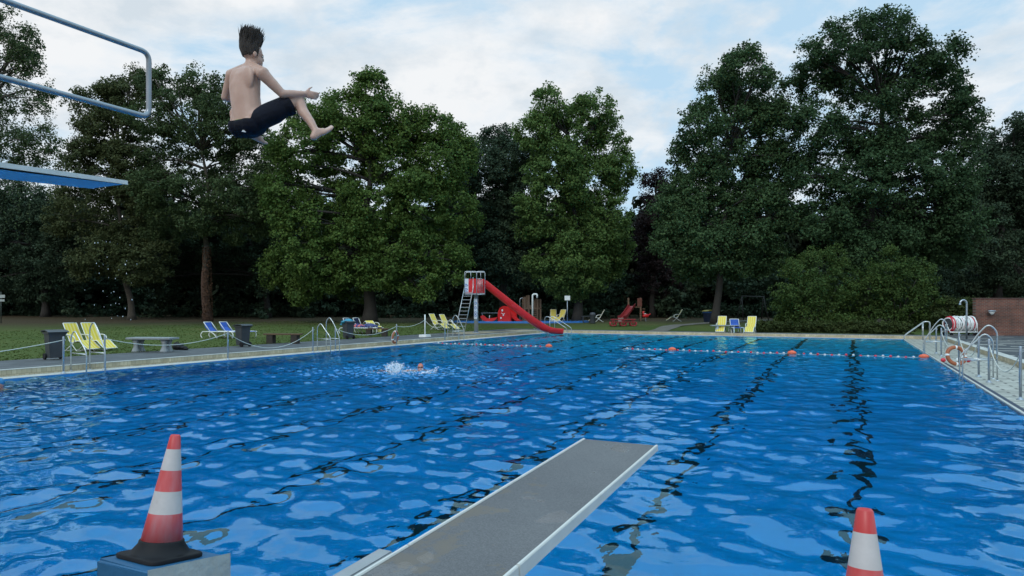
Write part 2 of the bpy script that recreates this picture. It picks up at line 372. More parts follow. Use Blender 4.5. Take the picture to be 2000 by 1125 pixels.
# ------------------------------------------------------------------ water: one closed body with real waves
wx = np.arange(TL-0.02, TR+0.02, 0.036); wy = np.concatenate([np.arange(S0-0.0, 14, 0.032), np.arange(14, 26, 0.045), np.arange(26, S1+0.02, 0.07)])
X_, Y_ = np.meshgrid(wx, wy); Z_ = np.zeros_like(X_)
wr = np.random.default_rng(21)
for i in range(100):
    lam = 0.17*(8.5**(wr.random()**1.1))
    th = wr.normal(0.35, 0.95); k = 2*math.pi/lam
    amp = 0.0098*lam/2/math.pi*(0.75+0.5*min(1.0, lam/0.45))*(1.0 if lam < 0.9 else 0.8)
    ph = wr.random()*2*math.pi
    mod = 0.65+0.55*np.sin(X_*wr.normal(0, .5)+Y_*wr.normal(0, .5)+wr.random()*6)
    Z_ += amp*1.9*mod*np.sin(k*(math.sin(th)*X_ + math.cos(th)*Y_) + ph)
c_sw = gnd(800, 727, 0.0); s_sw = c_sw.x*SA + c_sw.y*CA; t_sw = c_sw.x*CA - c_sw.y*SA
d_ = np.hypot(X_-t_sw, Y_-s_sw); Z_ += 0.02*np.exp(-(d_/2.2)**2)*np.sin(d_*7.5)
for i in range(26):
    lam = 0.13+0.25*wr.random(); th = wr.random()*6.283; k = 2*math.pi/lam
    Z_ += 0.0042*lam/0.25*np.exp(-((X_-t_sw+0.6)**2/9.0+(Y_-s_sw)**2/5.0))*np.sin(k*(math.sin(th)*X_+math.cos(th)*Y_)+wr.random()*6.283)
calm = np.clip((Y_-20)/16, 0, 1)*np.clip((X_+9)/8, 0, 1); Z_ *= 1-0.3*calm
Z_ = np.clip(Z_, -0.2, 0.037)
ny, nx = X_.shape
va = np.stack([X_.ravel(), Y_.ravel(), Z_.ravel()], 1)
ii = np.arange(ny*nx).reshape(ny, nx)
q = np.stack([ii[:-1, :-1], ii[:-1, 1:], ii[1:, 1:], ii[1:, :-1]], -1).reshape(-1, 4)
edge = np.concatenate([ii[0, :], ii[1:, -1], ii[-1, -2::-1], ii[-2:0:-1, 0]])
vb = va[edge].copy(); vb[:, 2] = -3.3; n0 = len(va); ne = len(edge)
e1 = np.arange(ne); e2 = (e1+1) % ne
qs = np.stack([edge[e2], edge[e1], n0+e1, n0+e2], 1)
cx_ = np.array([[vb[:, 0].mean(), vb[:, 1].mean(), -3.3]]); nc = n0+ne
qb = np.stack([n0+e2, n0+e1, np.full(ne, nc), np.full(ne, nc)], 1)
m, nt, b = nodes('pool_water'); L = nt.links.new
rf = N(nt, 'ShaderNodeBsdfRefraction'); rf.inputs['IOR'].default_value = 1.33; rf.inputs['Roughness'].default_value = 0.0
gl = N(nt, 'ShaderNodeBsdfGlossy'); gl.inputs['Roughness'].default_value = 0.0; gl.inputs['Color'].default_value = (0.60, 0.97, 1.0, 1)  # cyan painted into the reflections, so sky glints look bluer than the sky
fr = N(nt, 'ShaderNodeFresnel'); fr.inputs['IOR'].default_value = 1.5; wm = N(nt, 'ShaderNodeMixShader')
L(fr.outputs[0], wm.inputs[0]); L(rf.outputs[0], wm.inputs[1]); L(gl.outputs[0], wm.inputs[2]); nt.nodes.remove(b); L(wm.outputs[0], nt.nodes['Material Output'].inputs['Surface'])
va_n = N(nt, 'ShaderNodeVolumeAbsorption'); va_n.inputs['Color'].default_value = (0.0, 0.765, 0.955, 1); va_n.inputs['Density'].default_value = 0.44
L(va_n.outputs[0], nt.nodes['Material Output'].inputs['Volume'])
tc = N(nt, 'ShaderNodeTexCoord'); nz = N(nt, 'ShaderNodeTexNoise', Scale=9.0, Detail=2.0); L(tc.outputs['Object'], nz.inputs['Vector'])
bp = N(nt, 'ShaderNodeBump', Strength=0.12, Distance=0.02); L(nz.outputs['Fac'], bp.inputs['Height'])
for q1 in (rf, gl, fr): L(bp.outputs['Normal'], q1.inputs['Normal'])
water_m = m
me = bpy.data.meshes.new('pool_water')
tri = [tuple(x[:3]) for x in qb.tolist()]
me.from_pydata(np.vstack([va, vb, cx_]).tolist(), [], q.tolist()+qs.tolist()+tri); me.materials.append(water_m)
sm = np.zeros(len(me.polygons), dtype=bool); sm[:len(q)] = True; me.polygons.foreach_set('use_smooth', sm); me.update()
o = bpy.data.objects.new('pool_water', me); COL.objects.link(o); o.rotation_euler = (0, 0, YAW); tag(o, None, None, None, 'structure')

# ------------------------------------------------------------------ trees
def leaves(pos, nrm, size):
    n = len(pos)
    nrm = nrm/np.maximum(1e-6, np.linalg.norm(nrm, axis=1, keepdims=True))
    a = np.cross(nrm, rng.normal(size=(n, 3))); a /= np.maximum(1e-6, np.linalg.norm(a, axis=1, keepdims=True)); b_ = np.cross(nrm, a)
    sz = size[:, None]; fold = nrm*sz*0.18
    v = np.stack([pos-a*sz*0.62, pos+b_*sz*0.42+fold, pos+a*sz*0.62, pos-b_*sz*0.42+fold], 1).reshape(-1, 3)
    return v, np.arange(n*4, dtype=np.int32).reshape(-1, 4)
def clump_cloud(lobes, clump=0.62, dens=1.0, leaf=0.22, per=46, hollow=0.5, flat=0.75):
    ps, ns, szs = [], [], []
    for (c, r) in lobes:
        c = np.array(c); r = np.array(r); area = 4*math.pi*((r[0]*r[1]+r[0]*r[2]+r[1]*r[2])/3)
        nc_ = max(4, int(area/(clump*clump*math.pi)*1.05*dens))
        d = rng.normal(size=(nc_, 3)); d /= np.linalg.norm(d, axis=1, keepdims=True)
        rad = hollow + (1.03-hollow)*rng.random(nc_)**0.55
        rad *= 1 + 0.14*np.sin(d[:, 0]*5+c[0])*np.sin(d[:, 2]*6+c[2]*2)
        sprig = rng.random(nc_) < 0.16; rad = np.where(sprig, 1.0+0.30*rng.random(nc_), rad)
        cc = c + d*r*rad[:, None]
        k = per
        cr = clump*(0.6+0.7*rng.random(nc_))*np.where(sprig, 0.55, 1.0)
        off = rng.normal(size=(nc_, k, 3)); off /= np.linalg.norm(off, axis=2, keepdims=True)
        off *= (rng.random((nc_, k, 1))**0.55)*cr[:, None, None]; off[:, :, 2] *= flat
        p = (cc[:, None, :] + off).reshape(-1, 3)
        nn = (rng.normal(size=(nc_, k, 3))*0.8 + d[:, None, :]*0.5 + np.array([0, 0, 0.6]) + off/cr[:, None, None]*0.5).reshape(-1, 3)
        kp = ~np.repeat(sprig, k) | (rng.random(nc_*k) < 0.45); p = p[kp]; nn = nn[kp]
        ps.append(p); ns.append(nn); szs.append(leaf*(0.65+0.7*rng.random(len(p))))
    return np.vstack(ps), np.vstack(ns), np.concatenate(szs)
def px_lobes(spec, Y, dz=1.6, deep=1.0, n2=True):
    out = []
    for (x, y, rx, ry) in spec:
        Yc = Y + (rng.random()-0.5)*2*dz; c = at(x, y, Yc); k = Yc/F
        out.append((tuple(c), (rx*k*0.95, (rx+ry)/2*k*deep, ry*k*0.95)))
        if n2:
            for _ in range(3):     # smaller side lobes break the outline
                an = rng.random()*2*math.pi; q_ = 0.8
                c2 = at(x+math.cos(an)*rx*q_, y+math.sin(an)*ry*q_, Yc+(rng.random()-.5)*rx*k*1.4)
                f_ = 0.36+0.2*rng.random(); out.append((tuple(c2), (rx*k*f_, rx*k*f_, ry*k*f_)))
    return out
def tree(name, label, base_px, Y, spec, material, trunk_r=0.35, barkm=None, fork=None, dens=1.0, leaf=0.165, clump=0.72, per=80, dz=1.8, group='trees round the lawn', hollow=0.5, extra=None, limbs=True, ivy=False):
    bx = at(base_px, 600, Y); zb = lawn_z(bx.x, bx.y)-0.05; base = Vector((bx.x, bx.y, zb))
    root = thing(name, label, 'tree', base, 0, group)
    lobes = px_lobes(spec, Y, dz)
    p, n_, s_ = clump_cloud(lobes, clump, dens*1.55, leaf, per, hollow)
    if extra: 
        p2, n2, s2 = extra; p = np.vstack([p, p2]); n_ = np.vstack([n_, n2]); s_ = np.concatenate([s_, s2])
    keep = p[:, 2] > zb+0.6; p, n_, s_ = p[keep], n_[keep], s_[keep]
    v, q_ = leaves(p-np.array(base), n_, s_)
    fastmesh('crown', v, q_, material, root)
    mb = MB(); big = [l for l in lobes if l[1][0] > 0.8]
    cen = Vector(np.mean([l[0] for l in big], axis=0)); top = max(l[0][2] for l in big)
    fk = at(*fork, Y) if fork else Vector((bx.x*0.5+cen.x*0.5, bx.y, zb+(top-zb)*0.3))
    pts = []
    for i in range(9):
        u = i/8; q1 = base.lerp(fk, u); q1.x += 0.12*math.sin(u*5+Y); q1.y += 0.1*math.sin(u*4+1); pts.append(q1-base)
    mb.tube(pts, [trunk_r*(1.5 if i == 0 else 1.12 if i == 1 else 1-0.035*i) for i in range(9)], 10)
    end = pts[-1]
    lead = Vector((cen.x, cen.y, zb+(top-zb)*0.86))-base
    main = [end.lerp(lead, i/7) + Vector((0.25*math.sin(i*1.7+Y), 0.2*math.cos(i*2.1), 0))*(i > 0) for i in range(8)]
    mb.tube(main, [trunk_r*0.72*(1-0.11*i) for i in range(8)], 8)
    for l in lobes if limbs else []:
        if l[1][0] < 0.8: continue
        tgt = Vector(l[0])-base
        if ivy and tgt.z < end.z+1.6: continue
        best = min(main[:6]+[end], key=lambda q2: (q2-tgt).length + max(0, (q2.z-tgt.z))*1.8)
        mid = best.lerp(tgt, 0.5) + Vector((rng.normal()*0.3, rng.normal()*0.3, 0.35))
        r0 = min(trunk_r*0.34, 0.04+0.014*(tgt-best).length)
        mb.tube([best, best.lerp(mid, .5)+Vector((0, 0, .1)), mid, mid.lerp(tgt, .5)+Vector((0, 0, -.05)), tgt], [r0, r0*.8, r0*.62, r0*.45, r0*.22], 6)
        for _ in range(3):
            t2 = tgt + Vector(np.clip(rng.normal(size=3), -1.1, 1.1))*l[1][0]*0.5
            mb.tube([mid, mid.lerp(t2, .5)+Vector((0, 0, .15)), t2], [r0*.5, r0*.32, r0*.12], 5)
    mb.build('trunk', barkm or bark, root)
    if ivy:
        mb = MB(); mb.tube(pts[:7], [trunk_r*(1.62 if i == 0 else 1.2-0.055*i if i < 6 else 0.7) for i in range(7)], 12); ivy_o = mb.build('ivy', ivybark, root)
        q0 = []; nn_ = []
        for _ in range(1500):
            u = rng.random()**1.1*0.98; c0 = pts[0].lerp(end, u); a_ = rng.random()*6.283; r_ = trunk_r*(1.24-0.3*u)+rng.random()*0.05
            dr = np.array([math.cos(a_), math.sin(a_), 0]); q0.append(np.array(c0)+dr*r_); nn_.append(dr*0.8+rng.normal(size=3)*0.5)
        v, q_ = leaves(np.array(q0), np.array(nn_), 0.11*(0.6+0.7*rng.random(1500))); fastmesh('ivy_leaves', v, q_, leaf_mat('dry_ivy_leaves', (0.105, 0.058, 0.036), 0.45, 0.15), root)
    return root
lm_olive = leaf_mat('olive_foliage', (0.072, 0.090, 0.038), 0.35, 0.3)  # this and the robinia colour are lifted to imitate a pale veil
lm_mid = leaf_mat('robinia_foliage', (0.066, 0.100, 0.042), 0.35, 0.3)
lm_plane = leaf_mat('plane_foliage', (0.088, 0.150, 0.038), 0.38, 0.32, 0.1)
lm_maple = leaf_mat('maple_foliage', (0.098, 0.162, 0.048), 0.36, 0.32)
lm_dark = leaf_mat('dark_tree_foliage', (0.046, 0.074, 0.044), 0.3, 0.2)
lm_oak = leaf_mat('oak_foliage', (0.058, 0.104, 0.044), 0.34, 0.25)
lm_oak2 = leaf_mat('tall_oak_foliage', (0.045, 0.086, 0.038), 0.34, 0.25)
lm_purple = leaf_mat('copper_foliage', (0.026, 0.017, 0.018), 0.3, 0.2)
lm_birch = leaf_mat('birch_foliage', (0.066, 0.098, 0.044), 0.3, 0.3)
lm_bush = leaf_mat('shrub_foliage', (0.060, 0.102, 0.028), 0.42, 0.3, 0.12)
lm_hedge = leaf_mat('hedge_foliage', (0.052, 0.072, 0.024), 0.35, 0.25)
lm_wood = leaf_mat('shaded_wood_foliage', (0.014, 0.022, 0.011), 0.35, 0.1)  # darkness under the canopy is painted into this near-black leaf colour

tree('broadleaf_tree', 'olive broadleaf tree with slender leaning trunk at left of the ivy trunk', 258, 62,
     [(190,212,48,40),(250,182,45,36),(165,272,32,38),(228,262,55,50),(190,340,58,55),(270,335,55,58),(160,415,58,58),(250,430,62,58),(205,500,66,48),(285,510,55,42)],
     lm_olive, 0.3, bark, (245, 540), dens=1.05)
tree('ivy_trunk_tree', 'airy tree whose trunk is wrapped in rust brown ivy', 403, 59,
     [(330,168,48,34),(392,162,42,28),(442,195,42,38),(300,232,46,42),(372,238,55,46),(452,252,52,46),(322,312,56,46),(402,322,56,46),(482,312,52,50),(512,372,46,46),(350,392,56,40),(452,392,52,40),(540,335,30,44),(335,445,46,34),(470,445,46,36),(530,430,34,38),(290,380,40,44),(390,430,40,28)],
     lm_mid, 0.31, bark, (402, 480), dens=0.8, hollow=0.35, ivy=True)
tree('plane_tree', 'broad yellow green tree to the left of the tall red slide', 720, 57,
     [(716,172,36,34),(690,222,58,38),(620,218,48,32),(770,228,52,38),(850,252,52,36),(590,292,52,52),(680,302,62,56),(770,312,66,56),(860,322,56,56),(900,305,30,44),(562,382,46,56),(640,392,62,56),(730,402,66,60),(820,402,62,56),(892,405,42,52),(590,470,52,52),(680,480,58,56),(770,480,62,56),(850,490,52,46),(640,538,42,32),(742,535,46,32),(620,250,40,40),(600,548,46,34),(690,560,50,28),(810,545,50,34),(880,535,40,34),(560,520,40,40)],
     lm_plane, 0.55, darkbark, (720, 500), dens=1.0, leaf=0.18)
tree('dark_tree', 'dark blue green tree rising behind the tall red slide', 985, 66,
     [(965,278,30,28),(930,325,36,40),(1000,315,42,42),(940,400,46,56),(1020,395,46,56),(960,478,52,46),(1045,470,46,52),(1000,440,50,50),(930,500,40,40),(900,460,40,60),(905,380,34,50),(912,300,28,26),(1030,300,30,34),(1010,520,50,40)],
     lm_dark, 0.4, darkbark, (985, 500), dens=1.45)
tree('maple_tree', 'bright green tall maple right of the tall red slide', 1130, 62,
     [(1070,208,38,32),(1165,214,42,34),(1040,262,36,38),(1110,268,52,48),(1190,278,40,52),(1216,332,26,44),(1090,342,52,52),(1160,352,56,56),(1130,430,56,52),(1192,428,38,50),(1120,500,50,42),(1178,508,40,40),(1150,545,36,26),(1048,335,32,42),(1080,520,44,40),(1200,480,36,50),(1110,560,46,22),(1060,420,42,48)],
     lm_maple, 0.42, darkbark, (1125, 500), dens=1.0, leaf=0.18)
tree('copper_tree', 'dark copper tree in the gap between the maple and the oaks', 1275, 72,
     [(1278,372,34,32),(1292,432,42,56),(1262,480,36,56),(1282,550,46,52)], lm_purple, 0.3, darkbark, (1278, 520), dens=0.9)
tree('oak_tree', 'broad oak with low skirt of foliage over the far yellow chairs', 1400, 55,
     [(1452,132,46,36),(1402,180,42,38),(1502,190,46,42),(1372,242,42,38),(1440,242,56,46),(1520,262,46,46),(1352,322,46,46),(1430,322,62,52),(1512,342,56,52),(1342,400,46,46),(1420,410,62,52),(1500,420,56,52),(1312,470,36,46),(1330,478,40,46),(1318,400,34,40),(1400,488,56,46),(1480,488,56,42),(1370,526,44,26),(1450,522,44,22)],
     lm_oak, 0.32, darkbark, (1405, 490), dens=1.35)
tree('oak_tree', 'tallest oak, rising above the two round shrubs', 1690, 53,
     [(1700,66,72,38),(1622,92,46,40),(1782,108,46,40),(1850,112,34,36),(1592,160,42,42),(1672,160,64,46),(1762,182,52,40),(1850,182,40,40),(1892,222,34,28),(1600,242,46,46),(1690,252,62,50),(1782,262,58,50),(1862,272,46,46),(1600,332,56,52),(1690,352,66,56),(1790,352,66,56),(1870,352,50,56),(1620,420,56,52),(1712,440,66,52),(1800,440,66,52),(1880,430,46,52),(1680,490,56,36),(1772,500,56,36),(1850,490,46,36)],
     lm_oak2, 0.5, darkbark, (1695, 400), dens=1.1, hollow=0.42)
tree('dark_conifer', 'dark spreading tree behind the brick wall', 1950, 58,
     [(1960,285,46,34),(2020,285,50,36),(1950,362,56,46),(2030,372,60,56),(1932,450,56,52),(2010,460,60,52),(1902,528,52,46),(1985,530,64,40),(1925,330,40,46),(1915,400,40,46),(1985,250,26,24),(1990,320,50,50)], lm_dark, 0.4, darkbark, (1950, 480), dens=1.0)
tree('dark_conifer', 'dark tree at the far right, cut by the photo edge', 2160, 56,
     [(2120,300,70,50),(2220,320,70,60),(2130,400,70,60),(2230,420,70,60),(2140,500,70,50),(2240,510,70,50)], lm_dark, 0.4, darkbark, (2160, 480), dens=0.7)
# weeping birch: sparse lobes and hanging strands
ex_p, ex_n, ex_s = [], [], []
for k in range(150):
    x0, y0 = rng.uniform(-120, 105), rng.uniform(150, 340); Yb = 41+rng.normal()*1.6; ln_ = rng.uniform(50, 150)*(0.5+0.5*(x0 < 60))
    for u in np.linspace(0, 1, 26):
        q1 = at(x0+8*math.sin(u*2+k), y0+ln_*u, Yb); ex_p.append(np.array(q1)+rng.normal(size=3)*0.06); ex_n.append(rng.normal(size=3)); ex_s.append(0.075+0.05*rng.random())
tree('birch_tree', 'weeping grey green birch at the left edge behind the high board', -60, 41,
     [(-30,40,46,34),(30,70,36,42),(58,112,30,32),(10,130,50,40),(70,190,28,30),(0,215,52,38),(80,272,30,28),(20,295,50,34),(60,330,34,24),(-60,150,60,80),(-70,280,60,70)],
     lm_birch, 0.22, bark, (-40, 420), dens=0.58, leaf=0.10, clump=0.5, per=80, dz=1.2, hollow=0.2, extra=(np.array(ex_p), np.array(ex_n), np.array(ex_s)))
tree('dark_tree', 'dark low tree under the high board at the left edge', 90, 68,
     [(40,400,56,46),(122,420,56,52),(30,470,66,52),(112,500,56,52),(20,545,66,46),(100,555,60,36),(-60,420,70,70),(-70,520,70,60)], lm_dark, 0.35, darkbark, (80, 530), dens=0.9)
tree('dark_tree', 'dark shaded tree between the ivy trunk and the yellow green tree', 520, 70,
     [(520,370,46,40),(450,410,46,40),(380,440,50,46),(330,480,56,46),(400,520,56,46),(300,520,50,40),(500,430,56,46),(560,450,50,52),(470,500,56,50),(545,520,56,46),(430,470,50,50)], lm_dark, 0.35, darkbark, (520, 540), dens=0.9)
# the far wood behind and its dense undergrowth: one mass
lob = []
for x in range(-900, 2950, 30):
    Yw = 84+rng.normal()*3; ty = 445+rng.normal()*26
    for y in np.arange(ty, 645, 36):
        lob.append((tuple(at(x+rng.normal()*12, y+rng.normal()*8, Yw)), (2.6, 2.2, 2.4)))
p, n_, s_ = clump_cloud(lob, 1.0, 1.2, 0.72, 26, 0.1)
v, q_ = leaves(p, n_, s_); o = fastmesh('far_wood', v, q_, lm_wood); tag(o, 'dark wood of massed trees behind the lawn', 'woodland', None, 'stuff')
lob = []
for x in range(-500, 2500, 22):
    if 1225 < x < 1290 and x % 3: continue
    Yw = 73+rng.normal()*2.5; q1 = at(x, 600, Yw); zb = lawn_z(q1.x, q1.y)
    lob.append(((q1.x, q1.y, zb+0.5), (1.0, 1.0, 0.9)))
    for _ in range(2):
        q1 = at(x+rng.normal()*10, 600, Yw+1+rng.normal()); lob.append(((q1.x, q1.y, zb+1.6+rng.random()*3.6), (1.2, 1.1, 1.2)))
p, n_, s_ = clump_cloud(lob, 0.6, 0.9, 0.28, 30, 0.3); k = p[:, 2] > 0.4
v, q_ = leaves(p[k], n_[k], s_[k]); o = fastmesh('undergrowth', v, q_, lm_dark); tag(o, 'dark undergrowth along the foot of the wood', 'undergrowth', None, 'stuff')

def shrub(name, label, spec, Y, material, group=None, leaf=0.11, clump=0.42, base=None, cat='shrub', dens=1.3):
    b0 = at(base, 600, Y); zb = lawn_z(b0.x, b0.y); root = thing(name, label, cat, (b0.x, b0.y, zb), 0, group)
    lobes = px_lobes(spec, Y, 1.0, 1.0)
    p, n_, s_ = clump_cloud(lobes, clump, dens, leaf, 44, 0.5); k = p[:, 2] > zb+0.03
    v, q_ = leaves(p[k]-np.array((b0.x, b0.y, zb)), n_[k], s_[k]); fastmesh('foliage', v, q_, material, root)
    mb = MB()
    for l in lobes[::4]:
        t_ = Vector(l[0])-Vector((b0.x, b0.y, zb)); mb.tube([(t_.x*.15, t_.y*.15, -.05), t_*0.5+Vector((0, 0, .2)), t_], [.06, .045, .015], 6)
    mb.build('stems', darkbark, root); return root
shrub('round_shrub', 'left of two large rounded yellow green shrubs beside the low hedge', [(1600,520,48,36),(1560,560,44,44),(1640,550,46,46),(1580,605,52,40),(1650,600,46,40),(1530,600,26,40),(1600,630,60,22)], 46.5, lm_bush, 'large shrubs', base=1600)
shrub('round_shrub', 'right large shrub with reddish tinge beside the far pool steps', [(1730,530,46,34),(1790,545,36,36),(1700,570,46,42),(1760,590,50,42),(1810,595,26,40),(1720,620,50,30),(1740,498,18,14),(1790,630,44,22)], 45.0, lm_bush, 'large shrubs', base=1750)
lob = []
hb0 = P(48.3, -2.6)
for k in range(78):
    c0 = P(48.2+rng.normal()*.18, -6.0+k*0.118); lob.append((tuple((c0.x, c0.y, DECK+0.28+rng.random()*0.2)), (0.36, 0.34, 0.34)))
p, n_, s_ = clump_cloud(lob, 0.2, 0.8, 0.085, 34, 0.5); k = p[:, 2] > DECK
root = thing('low_hedge', 'low shaggy hedge strip along the far deck below the shrubs', 'hedge', (hb0.x, hb0.y, DECK))
v, q_ = leaves(p[k]-np.array((hb0.x, hb0.y, DECK)), n_[k], s_[k]); fastmesh('foliage', v, q_, lm_hedge, root)
mbp = [(x, y, 15, 16) for x in range(1836, 1922, 12) for y in (600, 622, 642) if not (x > 1895 and y > 615)]
shrub('ivy_hedge', 'ivy covered hedge joining the brick wall behind the rope reel', mbp, 44.0, lm_hedge, None, 0.1, 0.3, 1875, 'hedge', 0.9)

# grass tufts over the near lawn
gp = []
while len(gp) < 15000:
    s_ = rng.uniform(6, 47); t_ = -23.6 - rng.random()**1.6*22
    gp.append(P(s_, t_))
gp = np.array([(p.x, p.y, lawn_z(p.x, p.y)) for p in gp]); n = len(gp)
an = rng.random(n)*2*math.pi; w = np.stack([np.cos(an), np.sin(an), np.zeros(n)], 1)*0.035*(0.5+rng.random((n, 1)))
h = np.stack([rng.normal(size=n)*.02, rng.normal(size=n)*.02, 0.02+0.025*rng.random(n)], 1)
v = np.stack([gp-w, gp+w, gp+w*0.3+h, gp-w*0.3+h], 1).reshape(-1, 3)
o = fastmesh('lawn_grass', v, np.arange(n*4).reshape(-1, 4), grass_m); tag(o, 'short grass of the lawn beside the pool deck', 'grass', None, 'stuff')

# ------------------------------------------------------------------ walls
m, nt, b = nodes('red_brown_brick'); L = nt.links.new
tc = N(nt, 'ShaderNodeTexCoord'); mp = N(nt, 'ShaderNodeMapping'); mp.inputs['Rotation'].default_value = (math.pi/2, 0, 0); L(tc.outputs['Object'], mp.inputs[0])
br = N(nt, 'ShaderNodeTexBrick'); br.inputs['Scale'].default_value = 1; br.inputs['Brick Width'].default_value = 0.25; br.inputs['Row Height'].default_value = 0.083; br.inputs['Mortar Size'].default_value = 0.012
br.inputs['Color1'].default_value = (0.215, 0.072, 0.046, 1); br.inputs['Color2'].default_value = (0.125, 0.046, 0.036, 1); br.inputs['Mortar'].default_value = (0.17, 0.14, 0.12, 1)
L(mp.outputs[0], br.inputs['Vector'])
nz = N(nt, 'ShaderNodeTexNoise', Scale=1.3, Detail=6.0); L(tc.outputs['Object'], nz.inputs['Vector']); rp = ramp(nt, nz.outputs['Fac'], [(0.3, (0.6, 0.62, 0.6)), (0.65, (1.1, 1.05, 1.0))])
mm = N(nt, 'ShaderNodeMix', data_type='RGBA', blend_type='MULTIPLY'); mm.inputs[0].default_value = 1; L(br.outputs['Color'], mm.inputs[6]); L(rp.outputs['Color'], mm.inputs[7]); L(mm.outputs[2], b.inputs['Base Color'])
b.inputs['Roughness'].default_value = 0.85
bp = N(nt, 'ShaderNodeBump', Strength=0.5, Distance=0.01); bp.invert = True; L(br.outputs['Fac'], bp.inputs['Height']); L(bp.outputs['Normal'], b.inputs['Normal'])
brick_m = m
w0 = gnd(1906, 655, DECK)
rw = thing('brick_wall', 'red brown brick wall at the far right behind the plaza', 'wall', (w0.x, w0.y, DECK-0.1), YAW+R(24))
mb = MB(); mb.box((7, 0.15, 1.12), (14, 0.3, 2.24)); mb.build('brickwork', brick_m, rw)
mb = MB(); mb.box((7, 0.15, 2.275), (14.1, 0.36, 0.07)); mb.build('wall_cap', mat('dark_cap_brick', (0.09, 0.05, 0.042), 0.85, 0, 0.3, 8), rw, bevel=0.01)
wl = thing('wall_lamp', 'pale fan shaped lamp fixed to the brick wall', 'lamp', (0, 0, 0)); 
lp = at(1923, 610, w0.y+0.35); wl.location = (lp.x, lp.y-0.62, lp.z); wl.rotation_euler = (0, 0, YAW+R(24))
mb = MB(); mb.lathe([(0.02, -0.13), (0.09, -0.1), (0.17, 0.02), (0.13, 0.05), (0.01, 0.06)], 16, Matrix.Diagonal((1, .55, 1, 1))); mb.build('lamp_shade', mat('opal_lamp_glass', (0.6, 0.62, 0.6), 0.35), wl)
mb = MB(); mb.lathe([(0.24, 0.06), (0.22, 0.1), (0.03, 0.13)], 16, Matrix.Diagonal((1, .6, 1, 1))); mb.box((0, 0.15, 0.02), (0.1, 0.3, 0.16)); mb.build('lamp_hood', galv, wl)

# ------------------------------------------------------------------ springboards
tip = P(4.29, -1.352, 0.995); tilt = R(2.3)
board_top = None
m, nt, b = nodes('worn_grey_board_grit'); L = nt.links.new
tc = N(nt, 'ShaderNodeTexCoord'); sp = N(nt, 'ShaderNodeSeparateXYZ'); L(tc.outputs['Object'], sp.inputs[0])
n1 = N(nt, 'ShaderNodeTexNoise', Scale=170.0, Detail=3.0); n2 = N(nt, 'ShaderNodeTexNoise', Scale=5.5, Detail=9.0, Roughness=0.62); n3 = N(nt, 'ShaderNodeTexNoise', Scale=1.2, Detail=3.0)
for q1 in (n1, n2, n3): L(tc.outputs['Object'], q1.inputs['Vector'])
base_r = ramp(nt, n1.outputs['Fac'], [(0.35, (0.098, 0.095, 0.098)), (0.65, (0.148, 0.143, 0.145))])
# worn patches crowd along the left edge and near the foot
ex = N(nt, 'ShaderNodeMapRange'); ex.inputs['From Min'].default_value = -0.25; ex.inputs['From Max'].default_value = 0.02; ex.inputs['To Min'].default_value = 0.135; ex.inputs['To Max'].default_value = -0.02; L(sp.outputs['X'], ex.inputs['Value'])
ey = N(nt, 'ShaderNodeMapRange'); ey.inputs['From Min'].default_value = -2.3; ey.inputs['From Max'].default_value = -0.5; ey.inputs['To Min'].default_value = 0.0; ey.inputs['To Max'].default_value = -0.16; L(sp.outputs['Y'], ey.inputs['Value'])
s1 = N(nt, 'ShaderNodeMath', operation='ADD'); L(ex.outputs[0], s1.inputs[0]); L(ey.outputs[0], s1.inputs[1])
s2 = N(nt, 'ShaderNodeMath', operation='ADD'); L(s1.outputs[0], s2.inputs[0]); L(n2.outputs['Fac'], s2.inputs[1])
msk = ramp(nt, s2.outputs[0], [(0.55, (0, 0, 0)), (0.565, (0.7, 0.7, 0.7)), (0.68, (0.95, 0.95, 0.95))])
mx = N(nt, 'ShaderNodeMix', data_type='RGBA'); L(msk.outputs['Color'], mx.inputs[0]); L(base_r.outputs['Color'], mx.inputs[6]); mx.inputs[7].default_value = (0.155, 0.130, 0.106, 1)
rp = ramp(nt, n3.outputs['Fac'], [(0.3, (0.85, 0.85, 0.87)), (0.7, (1.1, 1.1, 1.1))])
mm = N(nt, 'ShaderNodeMix', data_type='RGBA', blend_type='MULTIPLY'); mm.inputs[0].default_value = 1; L(mx.outputs[2], mm.inputs[6]); L(rp.outputs['Color'], mm.inputs[7]); L(mm.outputs[2], b.inputs['Base Color'])
